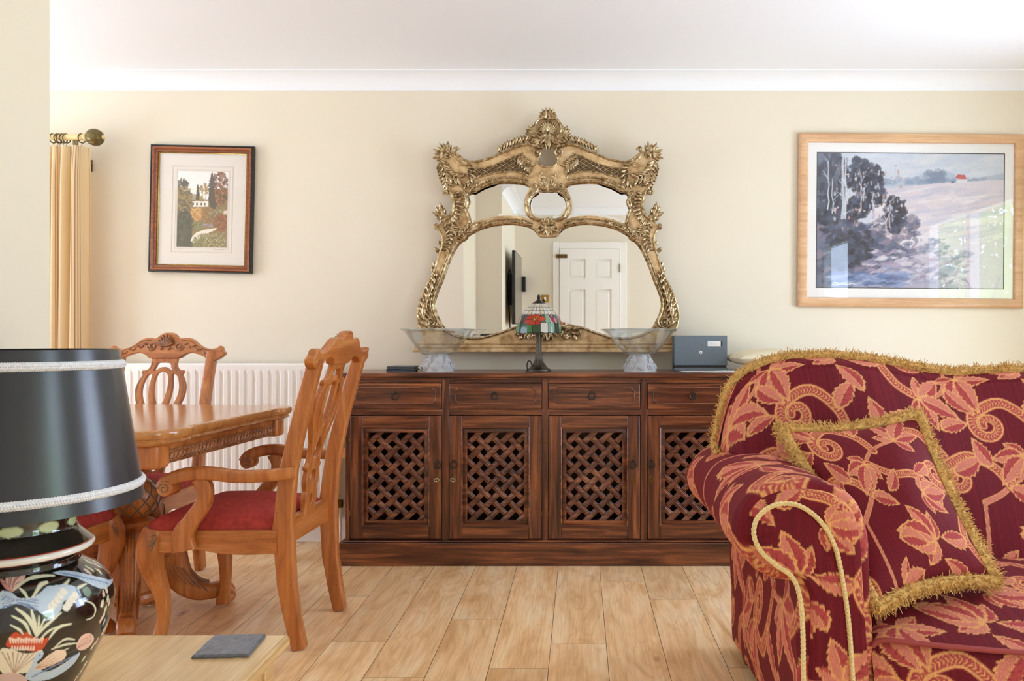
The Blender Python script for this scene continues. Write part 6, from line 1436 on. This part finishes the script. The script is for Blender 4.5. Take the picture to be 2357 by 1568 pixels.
c2.location = (-1.935, 2.60, 0); c2.rotation_euler = (0, 0, R(180))

# ================================================================== dining table
TZ = .780; TX0, TX1, TY0, TY1 = -3.15, -1.235, 2.372, 3.394
tb = thing('dining_table', (-2.15, 2.88, 0), 'polished wooden pedestal dining table with shaped corners and a ring-carved apron', 'dining table'); TO = tuple(tb.location)
def corner(cx_, cy_, sx_, sy_):
    """notched and rounded corner, from the y-running side to the x-running side"""
    q = [(-.0, -.190), (.0, -.172), (.018, -.158), (.022, -.120), (.012, -.070), (-.020, -.020), (-.070, .012), (-.120, .022), (-.158, .018), (-.172, .0), (-.190, 0.0)]
    return [(cx_+sx_*a, cy_+sy_*b) for a, b in catmull(q, 3)]
ot = corner(TX1-.02, TY0+.02, 1, -1)[::-1]+corner(TX1-.02, TY1-.02, 1, 1)+corner(TX0+.02, TY1-.02, -1, 1)[::-1]+corner(TX0+.02, TY0+.02, -1, -1)
ot = np.array(ot); prof = [(.012, 0), (.003, -.002), (.0, -.008), (.0, -.018), (.004, -.026), (.012, -.030), (.014, -.034), (.010, -.040), (.016, -.046), (.026, -.050)]
mb = MB(); G = np.array([np.c_[inset(ot, i), np.full(len(ot), TZ+z)] for i, z in prof]); n = len(ot)
mb.grid(G, cv=True); mb.add(G[0], [tuple(range(n))]); mb.add(G[-1], [tuple(reversed(range(n)))]); mb.build('tabletop', M['table'], tb, TO, ang=35)
ap = MB(); ax0, ax1, ay0, ay1 = TX0+.07, TX1-.075, TY0+.075, TY1-.07; z0, z1 = .662, TZ-.048
for q in ((ax0, ay0, ax1, ay0+.024), (ax0, ay1-.024, ax1, ay1), (ax0, ay0, ax0+.024, ay1), (ax1-.024, ay0, ax1, ay1)): ap.box((q[0], q[1], z0), (q[2], q[3], z1))
ap.build('apron', M['pine_h'], tb, TO, bevel=.002)
for cx_ in (ax0+.02, ax1-.02):
    for cy_ in (ay0+.02, ay1-.02): MB().box((cx_-.038, cy_-.038, z0-.008), (cx_+.038, cy_+.038, z1+.002)).build('corner_block', M['pine'], tb, TO, bevel=.012, bseg=3)
fz = MB(); zc = z0+.022
for zz in (z0+.003, z0+.042): fz.box((ax0+.06, ay0-.004, zz-.0025), (ax1-.06, ay0, zz+.0025)).box((ax1, ay0+.06, zz-.0025), (ax1+.004, ay1-.06, zz+.0025))
for y in np.arange(ay0+.076, ay1-.065, .0245):
    fz.torus((ax1+.001, y, zc), .0105, .0034, 'x', 16, 6)
    for s in (1, -1): fz.ball((ax1+.001, y+.01225, zc+s*.013), (.003, .0035, .0035), 6, 5)
for x in np.arange(ax1-.076, ax1-1.1, -.0245):
    fz.torus((x, ay0-.001, zc), .0105, .0034, 'y', 16, 6)
    for s in (1, -1): fz.ball((x-.01225, ay0-.001, zc+s*.013), (.0035, .003, .0035), 6, 5)
fz.build('ring_frieze', M['pine_c'], tb, TO)
def pedestal(px, py):
    prof = [(.001, .655), (.13, .655), (.13, .635), (.07, .625), (.055, .60), (.050, .575), (.062, .565), (.066, .556), (.058, .548), (.046, .54), (.050, .525), (.075, .505), (.092, .475), (.096, .445), (.090, .415), (.072, .392), (.052, .380), (.062, .372), (.076, .366), (.080, .354), (.074, .344), (.070, .336), (.086, .330), (.092, .318), (.086, .308), (.078, .302), (.080, .100), (.092, .092), (.097, .078), (.092, .064), (.084, .058), (.001, .056)]
    co = MB().lathe(prof[::-1], 48, (px, py, 0)).build('column', M['pine'], tb, TO, ang=30)
    bulb = MB(); zz = np.linspace(.388, .512, 22); rr = np.interp(zz, [.380, .392, .415, .445, .475, .505, .525], [.055, .073, .091, .097, .093, .077, .052])
    for s in (1, -1):
        for k in range(12):
            a = k*2*PI/12+s*(zz-.388)/.124*1.15; bulb.sweep(np.c_[px+(rr+.0005)*np.cos(a), py+(rr+.0005)*np.sin(a), zz], .0024, side=(0, 0, 1), n=5)
    bulb.build('diamond_carving', M['groove'], co, TO)
    for k in range(4):
        a = R(-60)+k*PI/2; d = np.array([math.cos(a), math.sin(a), 0]); sdv = np.array([-d[1], d[0], 0]); c0 = np.array([px, py, 0])
        P = catmull([c0+d*r_+np.array([0, 0, z]) for r_, z in ((.045, .315), (.105, .300), (.135, .255), (.145, .190), (.165, .120), (.215, .070), (.275, .055), (.325, .062), (.350, .040))], 6)
        lg_ = MB().sweep(P, [(.020, .022), (.031, .040), (.033, .048), (.033, .050), (.032, .048), (.031, .040), (.030, .032), (.032, .028), (.026, .020)], side=tuple(sdv), n=16, sq=.5)
        lg_.ball(c0+d*.335+np.array([0, 0, .026]), (.034, .034, .026), 14, 8)
        lo = lg_.build('leg', M['pine'], tb, TO, ang=60); cvg = MB(); Tn = np.gradient(P, axis=0); Tn /= np.linalg.norm(Tn, axis=1, keepdims=True); i0, i1 = 5, 36
        for q in (-.016, -.005, .006, .017):
            nn = np.cross(sdv, Tn[i0:i1]); nn *= np.where((nn@d+nn[:, 2]*.5) < 0, -1, 1)[:, None]; wd = np.interp(np.arange(i0, i1), [5, 14, 26, 36], [.038, .047, .047, .036]); cvg.sweep(P[i0:i1]+sdv*q+nn*wd[:, None], .0026, side=tuple(sdv), n=5)
        for s in (1, -1):
            th = np.linspace(0, 1.5*2*PI, 26); r_ = .028*(1-.8*th/th[-1]); cvg.sweep(c0+np.outer(.120+r_*np.cos(th), d)+np.outer(.235+r_*np.sin(th), [0, 0, 1])+sdv*s*.033, .003, side=tuple(sdv), n=5)
            for q in range(5): cvg.sweep(catmull([c0+d*(.125+.012*q)+np.array([0, 0, .19-.006*q])+sdv*s*.032, c0+d*(.135+.022*q)+np.array([0, 0, .15-.010*q])+sdv*s*.034, c0+d*(.165+.024*q)+np.array([0, 0, .112-.012*q])+sdv*s*.031], 4), .0026, side=tuple(sdv), n=5)
        cvg.build('carved_reeds', M['pine_c'], lo, TO)
pedestal(-1.735, 2.985); pedestal(-2.70, 2.90)
tb.rotation_euler = (0, 0, R(-3.5)); tb.location = (TO[0]+.003, TO[1]+.055, 0)      # the dining set stands slightly askew

# ================================================================== oak side table, jar lamp and coaster in the foreground
OZ = .463; ox0, ox1, oy0, oy1 = -.972, -.588, .93, 1.592
ok = thing('side_table', ((ox0+ox1)/2, (oy0+oy1)/2, 0), 'pale oak side table under the black-shaded lamp in the foreground', 'side table'); OO = tuple(ok.location)
MB().box((ox0, oy0, OZ-.026), (ox1, oy1, OZ)).build('tabletop', M['oak'], ok, OO, bevel=.009, bseg=4)
for cx_ in (ox0+.045, ox1-.045):
    for cy_ in (oy0+.045, oy1-.045): MB().box((cx_-.02, cy_-.02, 0), (cx_+.02, cy_+.02, OZ-.026)).build('leg', M['oak'], ok, OO, bevel=.003)
mb = MB(); mb.box((ox0+.055, oy0+.033, OZ-.095), (ox1-.055, oy0+.053, OZ-.026)).box((ox0+.055, oy1-.053, OZ-.095), (ox1-.055, oy1-.033, OZ-.026)).box((ox0+.033, oy0+.055, OZ-.095), (ox0+.053, oy1-.055, OZ-.026)).box((ox1-.053, oy0+.055, OZ-.095), (ox1-.033, oy1-.055, OZ-.026)); mb.build('apron', M['oak'], ok, OO, bevel=.002)
coaster((-.680, 1.521, OZ), R(4), 'square slate coaster lying on the pale oak side table', 77, .104, .0072)

LX, LY = -.824, 1.145
jl = thing('jar_lamp', (LX, LY, OZ), 'large table lamp with black drum shade and black flower-painted porcelain jar base', 'table lamp')
jp = catmull([(.001, .0), (.066, .0), (.068, .006), (.063, .016), (.066, .045), (.078, .085), (.094, .118), (.110, .152), (.121, .188), (.124, .212), (.120, .232), (.107, .252), (.088, .266), (.079, .272)], 8)
jp = resample(jp, 300); nu = 800; a = np.linspace(0, 2*PI, nu, endpoint=False); G = np.zeros((300, nu, 3)); G[:, :, 0] = jp[:, :1]*np.cos(a); G[:, :, 1] = jp[:, :1]*np.sin(a); G[:, :, 2] = jp[:, 1:2]
jc = paint_jar(); u = (a/(2*PI)+.25+.03) % 1; vv = (1-jp[:, 1]/.272)/1.08
M['jar'] = patterned('painted_black_porcelain', .12, 0, .6, coat=.6)
jar = grid_colored('jar', G, jc.sample(np.broadcast_to(u, (300, nu)), np.broadcast_to(np.clip(vv, 0, 1)[:, None], (300, nu))), M['jar'], jl, cv=True, flip=True)
npf = resample(catmull([(.079, .270), (.077, .276), (.078, .282), (.094, .290), (.097, .294), (.096, .299), (.078, .318), (.074, .328), (.074, .350), (.066, .356), (.03, .358), (.001, .358)], 6), 90)
G = np.zeros((90, 260, 3)); a2 = np.linspace(0, 2*PI, 260, endpoint=False); G[:, :, 0] = npf[:, :1]*np.cos(a2); G[:, :, 1] = npf[:, :1]*np.sin(a2); G[:, :, 2] = npf[:, 1:2]
nc = Canvas(600, 200, (22, 21, 18)); rg = np.random.default_rng(3)
zi = np.interp(np.linspace(0, 1, 90), np.linspace(0, 1, 90), npf[:, 1])
for k in range(10):
    x = k*60+20; nc.blob(x, 106, 20, 9, (150, 172, 130), 1, 0, .06); nc.blob(x, 106, 18, 7.5, (200, 214, 170), 1, 0, .06)
    nc.blob(x+30, 62, 15, 20, (206, 216, 176), 1, .2, .1); nc.stroke([(x+30, 80), (x+28, 46)], .8, (110, 130, 100)); nc.blob(x+6, 66, 22, 8, (196, 208, 222), 1); nc.blob(x+4, 56, 16, 7, (230, 196, 178), 1)
    for q in range(5): nc.stroke([(x-14, 62+q*2.4), (x+26, 64+q*2.2)], .5, (150, 172, 200))
cols = nc.sample(np.broadcast_to(a2/(2*PI), (90, 260)), np.broadcast_to(1-np.linspace(0, 1, 90)[:, None], (90, 260))).copy()
for i in range(90):
    r_, z_ = npf[i]
    if .2885 < z_ < .3005 and r_ > .088: cols[i] = lin((178, 62, 44)) if (z_ < .2905 or z_ > .2990) else lin((238, 236, 230))
grid_colored('neck', G, cols, M['jar'], jar, cv=True, flip=True)
satin, nt, b = new_mat('black_satin'); b.inputs['Base Color'].default_value = L4((22, 29, 40)); b.inputs['Roughness'].default_value = .27; b.inputs['Specular IOR Level'].default_value = .7; b.inputs['Sheen Weight'].default_value = .15
v = coords(nt, (900, 900, 60)); bump(nt, b, noise(nt, v, 1, 2), .03, .0005)
z0, z1, r0, r1 = .822-OZ, 1.048-OZ, .1635, .130
sh = MB().lathe([(r0, z0), (r1, z1), (r1-.003, z1), (r0-.003, z0)], 96); sh.f = [f for f in sh.f if len(f) == 4]; n_ = 96
sh.f += [(3*n_+(j+1) % n_, 3*n_+j, j, (j+1) % n_) for j in range(n_)]
lso = sh.build('lamp_shade', satin, jl, ang=60)
ln_ = MB(); q = [(r0-.0035, z0+.003), (r1-.0035, z1-.003)]; G = np.array([[(r*math.cos(t), r*math.sin(t), z) for t in np.linspace(0, 2*PI, 96, endpoint=False)] for r, z in q]); ln_.grid(G, cv=True)
ln_.build('lining', plain('silvery_lining', (176, 170, 158), .45, .3, var=.15, vs=30), lso)
silv = plain('silver_braid', (222, 224, 230), .5, var=.12, vs=200)
for z_ in (z1-.0225, z0+.024):
    r_ = r0+(r1-r0)*(z_-z0)/(z1-z0); th = np.linspace(0, 2*PI, 1200, endpoint=False); mb = MB()
    for k in range(4):                                 # flat plait of four strands
        ph_ = th*75+k*PI/2; rr = r_+.0016+.0016*np.cos(2*ph_); zz = z_+.0046*np.sin(ph_); mb.sweep(np.c_[rr*np.cos(th), rr*np.sin(th), zz], .0023, side=(0, 0, 1), n=5, closed=True)
    mb.build('braid_trim', silv, lso)
mb = MB().sweep([(0, 0, .355), (0, 0, .50)], .008, side=(1, 0, 0)); mb.lathe([(.001, .40), (.016, .40), (.018, .45), (.001, .45)], 16); mb.build('stem', M['brass'], jl)
sp_ = MB()
for k in range(3):
    t = k*2*PI/3; sp_.sweep([(0, 0, z1-.02), ((r1-.003)*math.cos(t), (r1-.003)*math.sin(t), z1-.006)], .0022, side=(0, 0, 1), n=6)
sp_.sweep([(0, 0, .49), (0, 0, z1-.018)], .003, side=(1, 0, 0)); sp_.build('shade_carrier', M['brass'], jl)
MB().ball((0, 0, .49), (.026, .026, .038), 16, 10).build('bulb', plain('frosted_bulb', (236, 234, 228), .4), jl)
